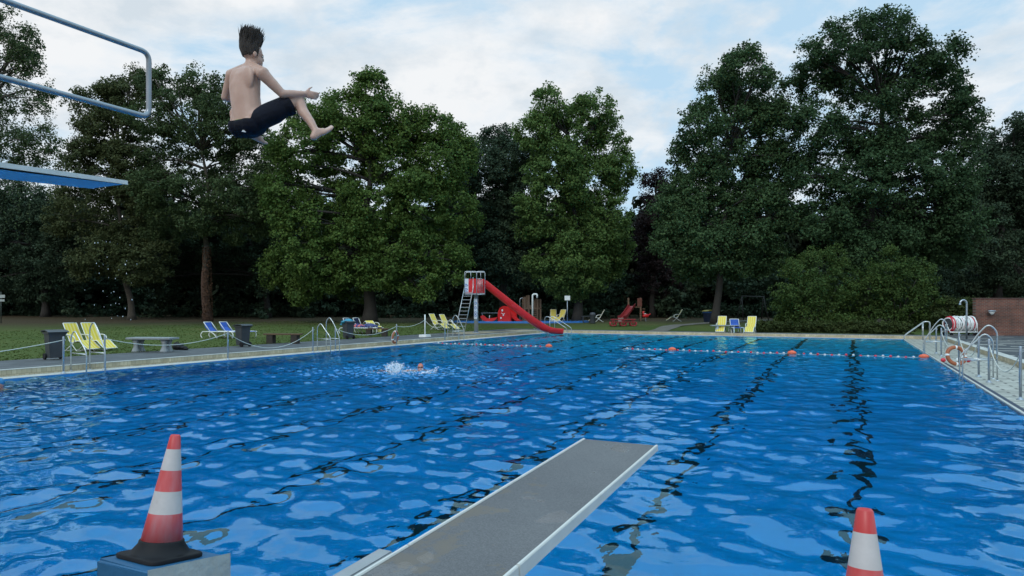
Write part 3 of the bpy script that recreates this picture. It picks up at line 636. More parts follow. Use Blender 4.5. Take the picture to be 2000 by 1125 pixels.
# small puddles: wet, glossy
n4 = N(nt, 'ShaderNodeTexNoise', Scale=2.6, Detail=3.0); L(tc.outputs['Object'], n4.inputs['Vector'])
pud = ramp(nt, n4.outputs['Fac'], [(0.62, (0.8, 0.8, 0.8)), (0.63, (0.05, 0.05, 0.05))]); L(pud.outputs['Color'], b.inputs['Roughness'])
bp = N(nt, 'ShaderNodeBump', Strength=0.35, Distance=0.003); L(n1.outputs['Fac'], bp.inputs['Height']); L(bp.outputs['Normal'], b.inputs['Normal'])
grit_m = m
def springboard(name, label, tip, tilt, length, rail_m, under_m, top_m, seam=True, mirror=False):
    root = thing(name, label, 'diving board', tip, YAW); root.rotation_euler = (tilt, 0, YAW)
    mb = MB()                                   # board: origin at the tip's top edge, running back along -y
    prof = [(0.0, -0.004, -0.020), (-0.04, -0.003, -0.034), (-0.9, -0.003, -0.05), (-length, -0.003, -0.05)]
    vs = []
    for (y, zt, zb) in prof:
        for x in (-0.236, 0.236): vs += [(x, y, zt), (x, y, zb)]
    fs = []
    for i in range(len(prof)-1):
        a = i*4; c = a+4; fs += [(a, a+2, c+2, c), (a+1, c+1, c+3, a+3)]
    fs += [(0, 1, 3, 2)]
    top = [0 if k % 2 == 0 else 1 for k in range(len(fs)-1)] + [2]
    for f, mi in zip(fs, top): mb.add(vs, [f], mi)
    mb.build('board', [top_m, under_m, rail_m], root)
    for sx in (-1, 1):
        mb = MB(); segs = [(-0.005, -2.02), (-2.026, -length)] if seam else [(-0.005, -length)]
        for (ya, yb) in segs:
            x = sx*0.2445
            vs = []
            for y in (ya, yb):
                q1 = 1.0 if y < -0.3 else 0.62
                vs += [(x-0.0075, y, 0.005), (x+0.0075, y, 0.003), (x+0.0085, y, -0.056*q1), (x-0.0075, y, -0.052*q1)]
            mb.add(vs, [(0, 1, 2, 3), (7, 6, 5, 4), (0, 4, 5, 1), (1, 5, 6, 2), (2, 6, 7, 3), (3, 7, 4, 0)])
        mb.build('edge_rail', rail_m, root, bevel=0.003)
    return root
alum_white = mat('white_board_enamel', (0.56, 0.55, 0.52), 0.38, 0, 0.07, 7)
sb = springboard('springboard', 'low grey springboard with white edges reaching over the water in front', tip, tilt, 5.0, alum_white, mat('blue_board_underside', (0.05, 0.16, 0.36), 0.5, 0, 0.12, 4), grit_m)
al_frame = mat('dull_aluminium', (0.34, 0.35, 0.36), 0.45, 0.5, 0.12, 8)
for sx in (-1, 1):
    mb = MB(); x = sx*0.41
    mb.box((x, -3.3, -0.10), (0.075, 2.7, 0.06)); mb.build('fulcrum_rail', al_frame, sb, bevel=0.006)
    mb = MB(); mb.box((x*1.0-sx*0.058, -3.3, -0.115), (0.03, 2.6, 0.05)); mb.build('roller_track', black, sb)
mb = MB(); mb.box((0, -3.3, -0.19), (0.62, 0.16, 0.1)); mb.box((0, -3.9, -0.42), (0.5, 0.5, 0.34)); mb.box((0, -3.9, -0.62), (0.8, 0.9, 0.1)); mb.build('stand', concrete, sb, bevel=0.01)
mb = MB(); mb.tube([(-0.3, -2.9, -0.1), (0.3, -2.9, -0.1)], 0.045, 12); mb.build('roller', black, sb)

tip3 = P(3.96, -6.08, 3.005)
hb = springboard('high_diving_board', 'high blue board with white edge and grey tube rail, cut by the left edge', tip3, R(1.6), 5.2, mat('weathered_white_edge', (0.55, 0.58, 0.58), 0.5, 0, 0.12, 6), mat('water_lit_blue_underside', (0.15, 0.45, 0.70), 0.5, 0, 0.1, 5), mat('pale_board_top', (0.4, 0.42, 0.42), 0.7, 0, 0.15, 9), seam=False)  # light bounced off the water is put into the underside's brighter blue
hb['category'] = 'diving board'
inv = (Matrix.Translation(hb.location) @ hb.rotation_euler.to_matrix().to_4x4()).inverted()
def HL(s, t, z): return inv @ P(s, t, z)
for tt, se in ((-5.27, 3.76), (-6.9, 0.9)):
    zt, zl = 4.00, 3.46
    pts = fillet([HL(-3.2, tt, zl), HL(se, tt, zl), HL(se, tt, zt), HL(-3.2, tt, zt)], 0.075, 6)
    mb = MB(); mb.tube(pts, 0.0215, 14); mb.build('handrail', railblue, hb)
    mb = MB(); mb.tube([HL(se-1.86, tt, 3.46), HL(se-2.0, tt, 3.41), HL(0.3, tt, 2.9)], 0.024, 12); mb.build('rail_brace', railblue, hb)
    for s_ in (-0.4, -3.0): mb = MB(); mb.tube([HL(s_, tt, 2.85), HL(s_, tt, 4.0)], 0.025, 10); mb.build('rail_post', railblue, hb)
mb = MB(); vs8 = []
for (s_, t_, z_) in ((-3.4, -6.95, 2.86), (-0.2, -6.95, 2.86), (-0.2, -5.22, 2.86), (-3.4, -5.22, 2.86), (-3.4, -6.95, 2.78), (-0.2, -6.95, 2.78), (-0.2, -5.22, 2.78), (-3.4, -5.22, 2.78)): vs8.append(HL(s_, t_, z_))
mb.add(vs8, [(0, 1, 2, 3), (7, 6, 5, 4), (0, 4, 5, 1), (1, 5, 6, 2), (2, 6, 7, 3), (3, 7, 4, 0)]); mb.build('platform', concrete, hb)
for t_ in (-6.7, -5.45):
    for s_ in (-0.6, -3.1): mb = MB(); mb.tube([HL(s_, t_, 0.15), HL(s_, t_, 2.8)], 0.09, 12); mb.build('support_post', galv, hb)

# ------------------------------------------------------------------ starting blocks and cones
blue_block = mat('chipped_blue_block_paint', (0.014, 0.098, 0.21), 0.5, 0, 0.14, 5, 0.35, 30)
grey_block = mat('grey_white_block_paint', (0.38, 0.40, 0.39), 0.6, 0, 0.14, 4, 0.7, 25, (0.24, 0.25, 0.24))
TB = R(8.5)
def start_block(label, s0, t0, ztop):
    root = thing('starting_block', label, 'starting block', P(s0, t0, DECK-0.01), YAW, 'starting blocks')
    w, d = 0.338, 0.362; zt = ztop-DECK+0.01; vs = []
    zf = zt-math.tan(TB)*d/2; zb = zt+math.tan(TB)*d/2
    mb = MB(); x, y = w/2, d/2
    vs = [(-x, -y, 0), (x, -y, 0), (x, y, 0), (-x, y, 0), (-x, -y, zb), (x, -y, zb), (x, y, zf), (-x, y, zf)]
    mb.add(vs, [(3, 2, 1, 0), (4, 5, 6, 7), (0, 1, 5, 4), (2, 3, 7, 6), (3, 0, 4, 7)], 0); mb.add(vs, [(1, 2, 6, 5)], 1)
    bm_ = mb.build('block', [blue_block, grey_block], root)
    bb = bmesh.new(); bb.from_mesh(bm_.data); bmesh.ops.remove_doubles(bb, verts=bb.verts, dist=1e-5)
    bmesh.ops.bevel(bb, geom=[e for e in bb.edges], offset=0.012, segments=3, affect='EDGES'); bmesh.ops.triangulate(bb, faces=[f for f in bb.faces if len(f.verts) > 4])
    bb.to_mesh(bm_.data); bb.free()
    for p_ in bm_.data.polygons: p_.use_smooth = False
    return root
m, nt, b = nodes('faded_cone_red'); L = nt.links.new
tc = N(nt, 'ShaderNodeTexCoord'); nz = N(nt, 'ShaderNodeTexNoise', Scale=5.0, Detail=6.0); mp = N(nt, 'ShaderNodeMapping'); mp.inputs['Scale'].default_value = (3, 3, 0.6); L(tc.outputs['Object'], mp.inputs[0]); L(mp.outputs[0], nz.inputs['Vector'])
rp = ramp(nt, nz.outputs['Fac'], [(0.36, (0.50, 0.034, 0.034)), (0.5, (0.54, 0.085, 0.09)), (0.66, (0.50, 0.17, 0.185))]); L(rp.outputs['Color'], b.inputs['Base Color']); b.inputs['Roughness'].default_value = 0.42
cone_red = m
cone_white = mat('scuffed_cone_white', (0.50, 0.46, 0.455), 0.5, 0, 0.06, 12, 0, 60, (0.43, 0.38, 0.37))
def cone(label, loc, hc):
    root = thing('traffic_cone', label, 'cone', loc, 0, 'traffic cones'); root.rotation_euler = Matrix.Rotation(YAW, 3, 'Z').to_euler(); 
    root.rotation_euler = (Matrix.Rotation(YAW, 3, 'Z') @ Matrix.Rotation(-TB, 3, 'X')).to_euler()
    k = hc/0.5
    mb = MB(); zs = [0.065, 0.178, 0.268, 0.353, 0.440, 0.5]
    rad = lambda z: 0.081 + (0.0195-0.081)*(z-0.065)/(0.5-0.065)
    prof = []; mis = []
    for i in range(5):
        prof.append((rad(zs[i])*k, zs[i]*k)); mis.append(i % 2)
    prof += [(rad(0.494)*k, 0.494*k), (rad(0.5)*k*0.82, 0.5*k), (0.012*k, 0.499*k), (0.012*k, 0.42*k)]
    mis = [0, 1, 0, 1, 0, 0, 0, 0, 0]
    mb.lathe(prof, 40, None, mis); mb.build('cone_body', [cone_red, cone_white], root)
    mb = MB(); n = 40; h_ = 0.125*k; rings = []
    def sq(th, hw, cr):    # rounded square radius
        c, s_ = abs(math.cos(th)), abs(math.sin(th)); return min(hw/max(c, s_), hw*1.30)
    spec = [(1, 0.0), (1, 0.012), (0.985, 0.016), (0.93, 0.017)]
    vs = []
    for (f, z) in spec:
        for j in range(n):
            th = 2*math.pi*j/n; r_ = sq(th, h_*f, 0); vs.append((r_*math.cos(th), r_*math.sin(th), z*k))
    for (r_, z) in ((0.117, 0.020), (0.112, 0.024), (0.088, 0.055), (0.087, 0.066), (0.083, 0.07), (0.079, 0.07)):
        for j in range(n):
            th = 2*math.pi*j/n; vs.append((r_*k*math.cos(th), r_*k*math.sin(th), z*k))
    fs = []
    for i in range(len(vs)//n-1):
        for j in range(n): fs.append((i*n+j, i*n+(j+1) % n, (i+1)*n+(j+1) % n, (i+1)*n+j))
    mb.add(vs, fs, 0, True); mb.add(vs[:n], [tuple(range(n))[::-1]], 0); mb.build('cone_base', black, root)
    return root
sbk = (1.90, -2.57, 0.83)
start_block('blue and grey starting block carrying the whole cone', sbk[0]-0.005, sbk[1]+0.008, sbk[2])
cone('red and white cone with black foot seen whole on its block', P(sbk[0]-0.01, sbk[1]-0.01, sbk[2]+0.003), 0.5)
start_block('starting block under the cone cut by the bottom edge', 1.93, 0.03, 0.848)
cone('red and white cone cut off by the bottom edge at right', P(1.93, 0.03, 0.851), 0.5)
start_block('starting block behind the springboard, further left', 1.9, -5.07, 0.83)

# ------------------------------------------------------------------ rope posts, ropes, ladders, life rings
post_pts = {}
def rope_post(label, p, side_yaw=0, h=1.02, r=0.026):
    root = thing('rope_post', label, 'post', p, 0, 'steel rope posts round the pool')
    mb = MB(); mb.tube([(0, 0, 0), (0, 0, h-0.02), (0, 0, h)], [r, r, r*0.75], 12); mb.build('tube', galv, root)
    mb = MB(); mb.lathe([(0.07, 0), (0.07, 0.012), (r+0.002, 0.03), (r+0.002, 0.06)], 14); mb.build('foot_flange', galv, root)
    mb = MB(); a = R(20); ring = [(0.035*math.cos(2*math.pi*i/8), 0, h-0.1+0.02*math.sin(2*math.pi*i/8)) for i in range(8)]; mb.tube([(x+r, y, z) for x, y, z in ring], 0.006, 6, closed=True); mb.build('rope_eye', galv, root)
    return root
TPL = -19.52
lp = {}
for px, lab in ((124, 'steel post at the near side of the ladder by the leftmost bin'), (204.5, 'steel post at the far side of the ladder by the leftmost bin'), (445, 'lone steel post in front of the blue loungers'),
                (611, 'steel post at the near side of the middle left ladder'), (655, 'steel post at the far side of the middle left ladder'), (774.5, 'steel post carrying the left life ring'), (869, 'steel post beside the ladder below the red slide')):
    s_ = s_at(px, TPL); p = P(s_, TPL, LED); lp[px] = p; rope_post(lab, p)
TPR = 2.98
rp_ = {}
for key, s_, lab in ((1841, 29.9, 'steel post at the near side of the further right ladder'), (1850, 31.6, 'steel post at the far side of the further right ladder'), (1871, 25.2, 'steel post that the right life ring leans on'), (1908, 21.5, 'steel post at the far side of the nearer right ladder'), (1924, 20.0, 'steel post at the near side of the nearer right ladder'), (1997, 16.55, 'steel post at the right edge of the photo')):
    p = P(s_, TPR, LED); rp_[key] = p; rope_post(lab, p, h=1.06)
def hang_rope(label, a, b, sag, r=0.011):
    a = Vector(a); b = Vector(b); o0 = a.copy()
    pts = [a.lerp(b, i/18) - Vector((0, 0, sag*4*(i/18)*(1-i/18))) - o0 for i in range(19)]
    mb = MB(); mb.tube(pts, r, 6); o = mb.build('barrier_rope', rope, None, o0); tag(o, label, 'rope', 'slack ropes between the posts')
up = Vector((0, 0, 0.92))
hang_rope('rope running from the leftmost post out of the photo', lp[124]+up, P(s_at(124, TPL)-7.5, TPL, 0.9), 0.32)
hang_rope('slack rope in front of the grey stone bench', lp[204.5]+up, lp[445]+up, 0.3)
hang_rope('deeply sagging rope in front of the wooden bench', lp[445]+up, lp[611]+up, 0.62)
hang_rope('rope from the middle ladder to the left life ring post', lp[655]+up, lp[774.5]+up, 0.34)
wst = P(s_at(830, -21.2), -21.2, DECK)
hang_rope('rope from the left life ring post to the white stand', lp[774.5]+up, wst+Vector((0, 0, 0.95)), 0.16)
hang_rope('rope from the white stand to the post beside the slide ladder', wst+Vector((0, 0, 0.95)), lp[869]+up, 0.3)
hang_rope('rope hanging between the two right ladders', rp_[1841]+up, rp_[1871]+up, 0.45)
hang_rope('rope from the right life ring to the nearer right ladder', rp_[1871]+up, rp_[1908]+up, 0.5)
hang_rope('rope sagging to the post at the right edge', rp_[1924]+up, rp_[1997]+up, 0.5)

rail_st = mat('bright_ladder_steel', (0.50, 0.52, 0.53), 0.28, 0.85, 0.1, 8)
def ladder(label, s_, t_, yaw, near_flip=False):
    root = thing('pool_ladder', label, 'ladder', P(s_, t_, LED), yaw, 'steel pool ladders')
    for (y, hh) in ((-0.27, 1.12), (0.27, 1.36)):
        pts = fillet([(-0.62, y, 0), (-0.62, y, hh-0.12), (-0.44, y, hh+0.06), (-0.22, y, hh-0.2), (0.10, y, 0.58), (0.10, y, -0.75)], 0.16, 6)
        mb = MB(); mb.tube(pts, 0.018, 10); mb.lathe([(0.055, 0), (0.055, 0.012), (0.022, 0.03)], 12, Matrix.Translation((-0.62, y, 0))); mb.build('handrail', rail_st, root)
        mb = MB(); mb.tube([(-0.62, y, 0.52), (0.10, y, 0.50)], 0.016, 8); mb.build('crossbar', rail_st, root)
    for z in (-0.2, -0.48):
        mb = MB(); mb.box((0.10, 0, z), (0.09, 0.54, 0.03)); mb.build('step', rail_st, root)
    return root
sl = lambda a: s_at(a, TL)
ladder('steel ladder nearest the left edge of the photo', (sl(164)+sl(200))/2, TL+0.02, YAW)
ladder('steel ladder in the middle of the left pool side', (sl(642)+sl(658))/2, TL+0.02, YAW)
ladder('steel ladder on the left pool side next to the red slide', (sl(892)+sl(903))/2, TL+0.02, YAW)
ladder('nearer of the two steel ladders on the right pool side', 20.75, TR-0.02, YAW+math.pi)
ladder('further of the two steel ladders on the right pool side', 30.75, TR-0.02, YAW+math.pi)

def life_ring(label, loc, rotm, cord=True):
    root = thing('life_ring', label, 'life ring', loc, 0, 'orange life rings'); root.rotation_euler = rotm.to_euler()
    mb = MB(); n = 40; Rr, rr = 0.262, 0.058
    mb.tube([(Rr*math.cos(2*math.pi*i/n), 0, Rr*math.sin(2*math.pi*i/n)) for i in range(n)], rr, 14, closed=True)
    mb.build('ring', orange, root)
    for k in range(4):
        a0 = k*math.pi/2+0.35; mb = MB(); mb.tube([((Rr)*math.cos(a0+d), 0, (Rr)*math.sin(a0+d)) for d in (-0.1, -0.05, 0, 0.05, 0.1)], rr+0.004, 14); mb.build('white_band', white, root)
    mb = MB(); pts = []
    for i in range(48):
        a0 = 2*math.pi*i/48; r_ = 0.332+0.022*math.cos(4*(a0-0.35)+math.pi); pts.append((r_*math.cos(a0), 0.01, r_*math.sin(a0)))
    mb.tube(pts, 0.009, 5, closed=True); mb.build('grab_line', rope, root)
    return root
pl = rp_[1871]; tow = Vector((-pl.x, -pl.y, 0)).normalized()
life_ring('orange life ring with white bands leaning on the right side post', pl+Vector((-0.20, -0.17, 0.335)), Matrix.Rotation(YAW*0.15, 3, 'Z') @ Matrix.Rotation(R(-14), 3, 'X') @ Matrix.Rotation(R(25), 3, 'Y'))
pl = lp[774.5]
life_ring('orange life ring seen edge on, hung on the left side post', pl+Vector((-0.06, -0.06, 0.40)), Matrix.Rotation(R(72), 3, 'Z') @ Matrix.Rotation(R(6), 3, 'X'))

# sloping handrails of the steps
def step_rails(label, p, yaw, sep, run, hh, group):
    root = thing('step_handrail', label, 'handrail', p, yaw, group)
    for y in (-sep/2, sep/2):
        mb = MB(); pts = fillet([(-run, y, -0.0), (-run, y, hh), (-run+0.25, y, hh+0.02), (0, y, 0.22), (0, y, -0.35)], 0.16, 6); mb.tube(pts, 0.021, 9); mb.build('handrail', rail_st, root)
        mb = MB(); mb.tube([(-run+0.34, y, 0), (-run+0.34, y, hh*0.93)], 0.018, 8); mb.build('upright', rail_st, root)
    return root
step_rails('steel step rails at the far right corner of the pool', P(44.5, TR+0.02, LED), YAW+math.pi, 0.55, 1.25, 1.02, 'step rails')
step_rails('steel step rails beside the end of the red slide', gnd(1112, 647.5, DECK), YAW+R(8), 1.3, 1.55, 1.0, 'step rails')

# white stand with a block foot
root = thing('marker_stand', 'white pole on a white block foot at the left deck', 'stand', wst, YAW)
mb = MB(); mb.box((0, 0, 0.07), (0.5, 0.5, 0.14), taper=0.94); mb.build('block_foot', white, root, bevel=0.012)
mb = MB(); mb.tube([(0, 0, 0.13), (0, 0, 1.25)], 0.035, 10); mb.build('pole', white, root)

# ------------------------------------------------------------------ bins, benches, bag
def wheelie(label, p, yaw):
    root = thing('wheelie_bin', label, 'bin', p, yaw, 'dark wheelie bins along the deck')
    mb = MB(); mb.box((0, 0, 0.46), (0.42, 0.48, 0.80)); 
    vs = mb.v
    for v_ in vs:
        if v_.z < 0.2: v_.x *= 0.82; v_.y *= 0.80
    mb.box((0, 0, 0.84), (0.49, 0.55, 0.05)); mb.build('body', binmat, root, bevel=0.015)
    mb = MB(); mb.strip([(-0.29, 0.885), (-0.2, 0.925), (0, 0.935), (0.2, 0.905), (0.31, 0.865)], 0.59, 0.03); mb.build('lid', binmat, root)
    mb = MB(); mb.tube([(-0.28, -0.22, 0.86), (-0.33, -0.22, 0.88), (-0.33, 0.22, 0.88), (-0.28, 0.22, 0.86)], 0.016, 8); mb.build('handle', binmat, root)
    for y in (-0.22, 0.22):
        mb = MB(); mb.tube([(-0.17, y-0.025, 0.1), (-0.17, y+0.025, 0.1)], 0.1, 16); mb.build('wheel', black, root)
    return root
wheelie('dark bin with closed lid left of the striped yellow loungers', gnd(107, 702, DECK), YAW+R(-10))
wheelie('dark bin with closed lid right of the blue loungers', gnd(474, 677, DECK), YAW+R(180))
bp_ = gnd(680, 662, DECK)
wheelie('dark bin with a teal bag over its rim by the navy loungers', bp_, YAW+R(170))
mb = MB()
for i, (x, y, z, a) in enumerate(((0, 0, .93, .25), (-.24, 0, .86, .17), (.1, .12, .92, .2), (-.18, -.15, .89, .16), (-.33, .05, .77, .13))): mb.ball((x, y, z), (a, a*.9, a*.5), 12, Matrix.Rotation(i*1.3, 4, 'Z') @ Matrix.Rotation(.3, 4, 'X'))
o = mb.build('plastic_bag', towel, None, (bp_.x, bp_.y, bp_.z)); tag(o, 'teal plastic bag spilling over the bin by the navy loungers', 'bag')

root = thing('stone_bench', 'grey stone bench with waisted legs on the lawn edge', 'bench', gnd(298, 687, DECK), YAW+R(20))
mb = MB(); mb.box((0, 0, 0.50), (1.75, 0.62, 0.075)); mb.build('bench_top', concrete, root, bevel=0.015)
for x in (-0.56, 0.56):
    mb = MB(); pr2 = [(0.17, 0), (0.15, 0.05), (0.09, 0.2), (0.095, 0.32), (0.15, 0.462)]
    for y in (-0.13, 0.13): mb.lathe(pr2, 4, Matrix.Translation((x, y, 0)) @ Matrix.Rotation(R(45), 4, 'Z') )
    mb.build('leg', concrete, root)
def wood_bench(label, p, yaw, w):
    root = thing('wooden_bench', label, 'bench', p, yaw, 'brown wooden benches')
    mb = MB()
    for y in (-0.14, 0, 0.14): mb.box((0, y, 0.43), (w, 0.125, 0.06))
    mb.build('seat', wood, root, bevel=0.008)
    for x in (-w*0.33, w*0.33):
        mb = MB(); mb.box((x, 0, 0.2), (0.3, 0.36, 0.4)); mb.build('leg', mat('dark_bench_foot', (0.035, 0.028, 0.022), 0.85, 0, 0.3, 9), root, bevel=0.012)
wood_bench('long brown wooden bench right of the bin by the blue loungers', gnd(553, 671, DECK), YAW+R(20), 1.75)
wood_bench('shorter brown wooden bench by the left life ring', gnd(736, 657, DECK), YAW+R(24), 1.35)
bg = gnd(348, 683, DECK); root = thing('black_bag', 'black bag lying on the grass by the stone bench', 'bag', bg, YAW)
mb = MB(); mb.ball((0, 0, 0.12), (0.24, 0.2, 0.15), 16); mb.ball((-.1, 0, .17), (.15, .14, .12), 12); mb.ball((.28, .02, .08), (.16, .14, .08), 12); mb.ball((0.47, -.02, .05), (.12, .09, .05), 12); mb.ball((.14, -.06, .1), (.14, .12, .1), 12); mb.build('bag_body', black, root)
mb = MB(); mb.tube([(-.18, 0, .2), (-.15, .02, .3), (-.02, .03, .31), (.05, 0, .22)], 0.012, 6); mb.build('strap', black, root)

# ------------------------------------------------------------------ loungers
frame_w = mat('white_lounger_frame', (0.68, 0.69, 0.66), 0.4, 0, 0.06, 8)
def relax_chair(label, p, yaw, back=(-0.46, 1.06), group='yellow relax chairs', foot=(0.92, 0.10)):
    root = thing('relax_chair', label, 'lounger', p, yaw, group)
    prof = [Vector((back[0], 0, back[1])), Vector((back[0]*0.55-.02, 0, 0.72)), Vector((-0.08, 0, 0.40)), Vector((0.02, 0, 0.335)), Vector((0.14, 0, 0.335)), Vector((0.38, 0, 0.40)), Vector((0.5, 0, 0.385)), Vector(((0.5+foot[0])/2, 0, (0.36+foot[1])/2)), Vector((foot[0], 0, foot[1]))]
    mb = MB(); mb.strip([(v_.x, v_.z) for v_ in prof], 0.50, 0.02); mb.build('sling', yellow, root)
    for y in (-0.265, 0.265):
        mb = MB(); mb.tube(fillet(prof_y(prof, y), 0.08, 3), 0.017, 7); mb.build('side_rail', frame_w, root)
        mb = MB(); mb.tube(fillet([(-0.24, y*1.06, 0.62), (0.12, y*1.12, 0.60), (0.26, y*1.12, 0.50), (0.2, y*1.06, 0.36)], 0.1, 4), 0.020, 7); mb.build('armrest', frame_w, root)
        mb = MB(); mb.tube(fillet([(-0.12, y, 0.42), (0.30, y, 0.02), (0.36, y, 0.012)], 0.05, 3), 0.016, 7); mb.build('leg', frame_w, root)
        mb = MB(); mb.tube(fillet([(0.24, y, 0.40), (-0.30, y, 0.02), (-0.38, y, 0.012)], 0.05, 3), 0.016, 7); mb.build('leg', frame_w, root)
    for (x, z) in ((back[0], back[1]), (foot[0], foot[1])):
        mb = MB(); mb.tube([(x, -0.265, z), (x, 0.265, z)], 0.018, 7); mb.build('end_bar', frame_w, root)
    mb = MB(); mb.tube([(-0.34, -0.265, 0.014), (-0.34, 0.265, 0.014)], 0.013, 6); mb.tube([(0.33, -0.265, 0.014), (0.33, 0.265, 0.014)], 0.013, 6); mb.build('floor_bar', frame_w, root)
    return root
def prof_y(prof, y): return [Vector((v_.x, y, v_.z)) for v_ in prof]
def lawn_pt(px, Y):
    x = (px-CX)/F*Y; z = lawn_z(x, Y)
    if -14 <= x*SA+Y*CA <= DS1 and x*CA-Y*SA > DT0: z = DECK
    return Vector((x, Y, z))
relax_chair('striped yellow relax chair right beside the leftmost bin', lawn_pt(152, 26.2), YAW+R(4))
relax_chair('striped yellow relax chair behind the nearest left ladder', lawn_pt(186, 26.6), YAW+R(2))
relax_chair('left yellow chair of the pair left of the slide ladder', lawn_pt(853, 46.5), YAW-R(6))
relax_chair('right yellow chair of the pair left of the slide ladder', lawn_pt(873, 46.8), YAW-R(6))
relax_chair('yellow chair turned half away, behind the step rails', lawn_pt(1081, 62), YAW-R(65))
relax_chair('yellow chair facing the pool below the white sign', lawn_pt(1096, 61), YAW-R(95))
relax_chair('yellow chair in profile beside the round grey litter bin', lawn_pt(1170, 60), R(176))
relax_chair('yellow chair in profile alone on the lawn right of the play slide', lawn_pt(1322, 61), R(172))
relax_chair('yellow chair standing behind the low grey table', P(46.5, lawn_pt(1407, 44.7).x*CA-44.7*SA, DECK), YAW-R(88), foot=(0.8, 0.08))
relax_chair('yellow chair standing alone right of the blue chair', P(46.4, lawn_pt(1467, 44.2).x*CA-44.2*SA, DECK), YAW-R(92), foot=(0.8, 0.08))

def sun_lounger(label, p, yaw, fab, cush=False, tilt=52, group='blue sun loungers'):
    root = thing('sun_lounger', label, 'lounger', p, yaw, group)
    bx, bz = -0.62*math.cos(R(tilt))-0.35, 0.34+0.62*math.sin(R(tilt)); w = 0.60
    mb = MB(); mb.strip([(bx, bz), (-0.62, 0.34+(bz-0.34)*0.44), (-0.38, 0.352), (-0.30, 0.345)], w-0.06, 0.05 if cush else 0.015); mb.build('back_sling', fab, root)
    mb = MB(); mb.strip([(-0.29, 0.345), (0.3, 0.335), (0.9, 0.345), (1.12, 0.34)], w-0.06, 0.05 if cush else 0.015); mb.build('bed_sling', fab, root)
    for y in (-w/2, w/2):
        mb = MB(); mb.tube(fillet([(-0.78, y, 0.335), (-0.3, y, 0.345), (0.9, y, 0.345), (1.16, y, 0.33)], 0.1, 3), 0.026, 8); mb.build('side_rail', frame_w, root)
        mb = MB(); mb.tube([(bx, y*0.93, bz), (-0.33, y*0.93, 0.35)], 0.02, 8); mb.build('back_rail', frame_w, root)
        mb = MB(); mb.tube(fillet([(-0.78, y, 0.33), (-0.92, y, 0.16), (-0.80, y, 0.0)], 0.12, 5), 0.028, 8); mb.build('leg', frame_w, root)
        mb = MB(); mb.tube(fillet([(-0.30, y, 0.34), (-0.05, y, 0.22), (0.12, y, 0.0)], 0.12, 5), 0.028, 8); mb.build('leg', frame_w, root)
        mb = MB(); mb.tube(fillet([(1.0, y, 0.34), (1.12, y, 0.2), (1.06, y, 0.0)], 0.12, 5), 0.026, 8); mb.build('leg', frame_w, root)
    mb = MB(); mb.tube([(bx, -w*0.465, bz), (bx, w*0.465, bz)], 0.022, 8); mb.build('end_bar', frame_w, root)
    return root
sun_lounger('blue sun lounger with white frame furthest from the bin at left', lawn_pt(428, 35.5), YAW+R(10), bluefab)
sun_lounger('blue sun lounger half hidden by the bin in front of it', lawn_pt(458, 35.8), YAW+R(10), bluefab)
l1 = lawn_pt(692, 40.5); l2 = lawn_pt(711, 41.0)
sun_lounger('left navy cushioned lounger behind the bin with the teal bag', l1, YAW+R(4), navyfab, True, 66, 'navy sun loungers')
sun_lounger('right navy cushioned lounger with towels beside the short bench', l2, YAW+R(4), navyfab, True, 66, 'navy sun loungers')
sun_lounger('blue chair between the two yellow chairs at the far deck', P(46.3, lawn_pt(1437, 44.4).x*CA-44.4*SA, DECK), YAW-R(72), bluefab, False, 60, 'blue sun loungers')
# towels and things left on the navy loungers
def cloth(name, label, p, mt_, rx, ry, hz, yaw=0):
    mb = MB(); n = 14; vs = []; fs = []
    for i in range(n+1):
        for j in range(n+1):
            x = (i/n-.5)*2; y = (j/n-.5)*2; e = max(abs(x), abs(y))
            vs.append((x*rx+0.03*math.sin(9*y), y*ry+0.03*math.sin(8*x+1), hz*(1-e**3)+0.035*math.sin(7*x+3*y)*math.cos(6*y)-0.10*max(0, e-.75)*4*.3))
    for i in range(n):
        for j in range(n): fs.append((i*(n+1)+j, (i+1)*(n+1)+j, (i+1)*(n+1)+j+1, i*(n+1)+j+1))
    mb.add(vs, fs, 0, True); mb.add([(x, y, z-0.03) for x, y, z in vs], [f[::-1] for f in fs], 0, True)
    o = mb.build(name, mt_, None, p, yaw=yaw); return tag(o, label, 'towel')
cl_navy = stripe_mat('striped_towel_cloth', (0.03, 0.04, 0.16), (0.45, 0.12, 0.12), 0.3, 'X', 0.9)
cloth('crumpled_towel', 'navy and red crumpled towel on the left navy lounger', l1+Vector((0.25, -0.1, 0.44)), cl_navy, 0.36, 0.26, 0.12, YAW)
cloth('crumpled_towel', 'dark striped crumpled towel on the right navy lounger', l2+Vector((0.35, -0.15, 0.44)), mat('dark_towel', (0.05, 0.06, 0.16), 0.9, 0, 0.5, 9), 0.42, 0.28, 0.14, YAW)
relax_chair('yellow relax chair low behind the short wooden bench', lawn_pt(722, 41.6)+Vector((0.2, 0, 0)), YAW-R(20), back=(-0.78, 0.46), foot=(0.95, 0.05))

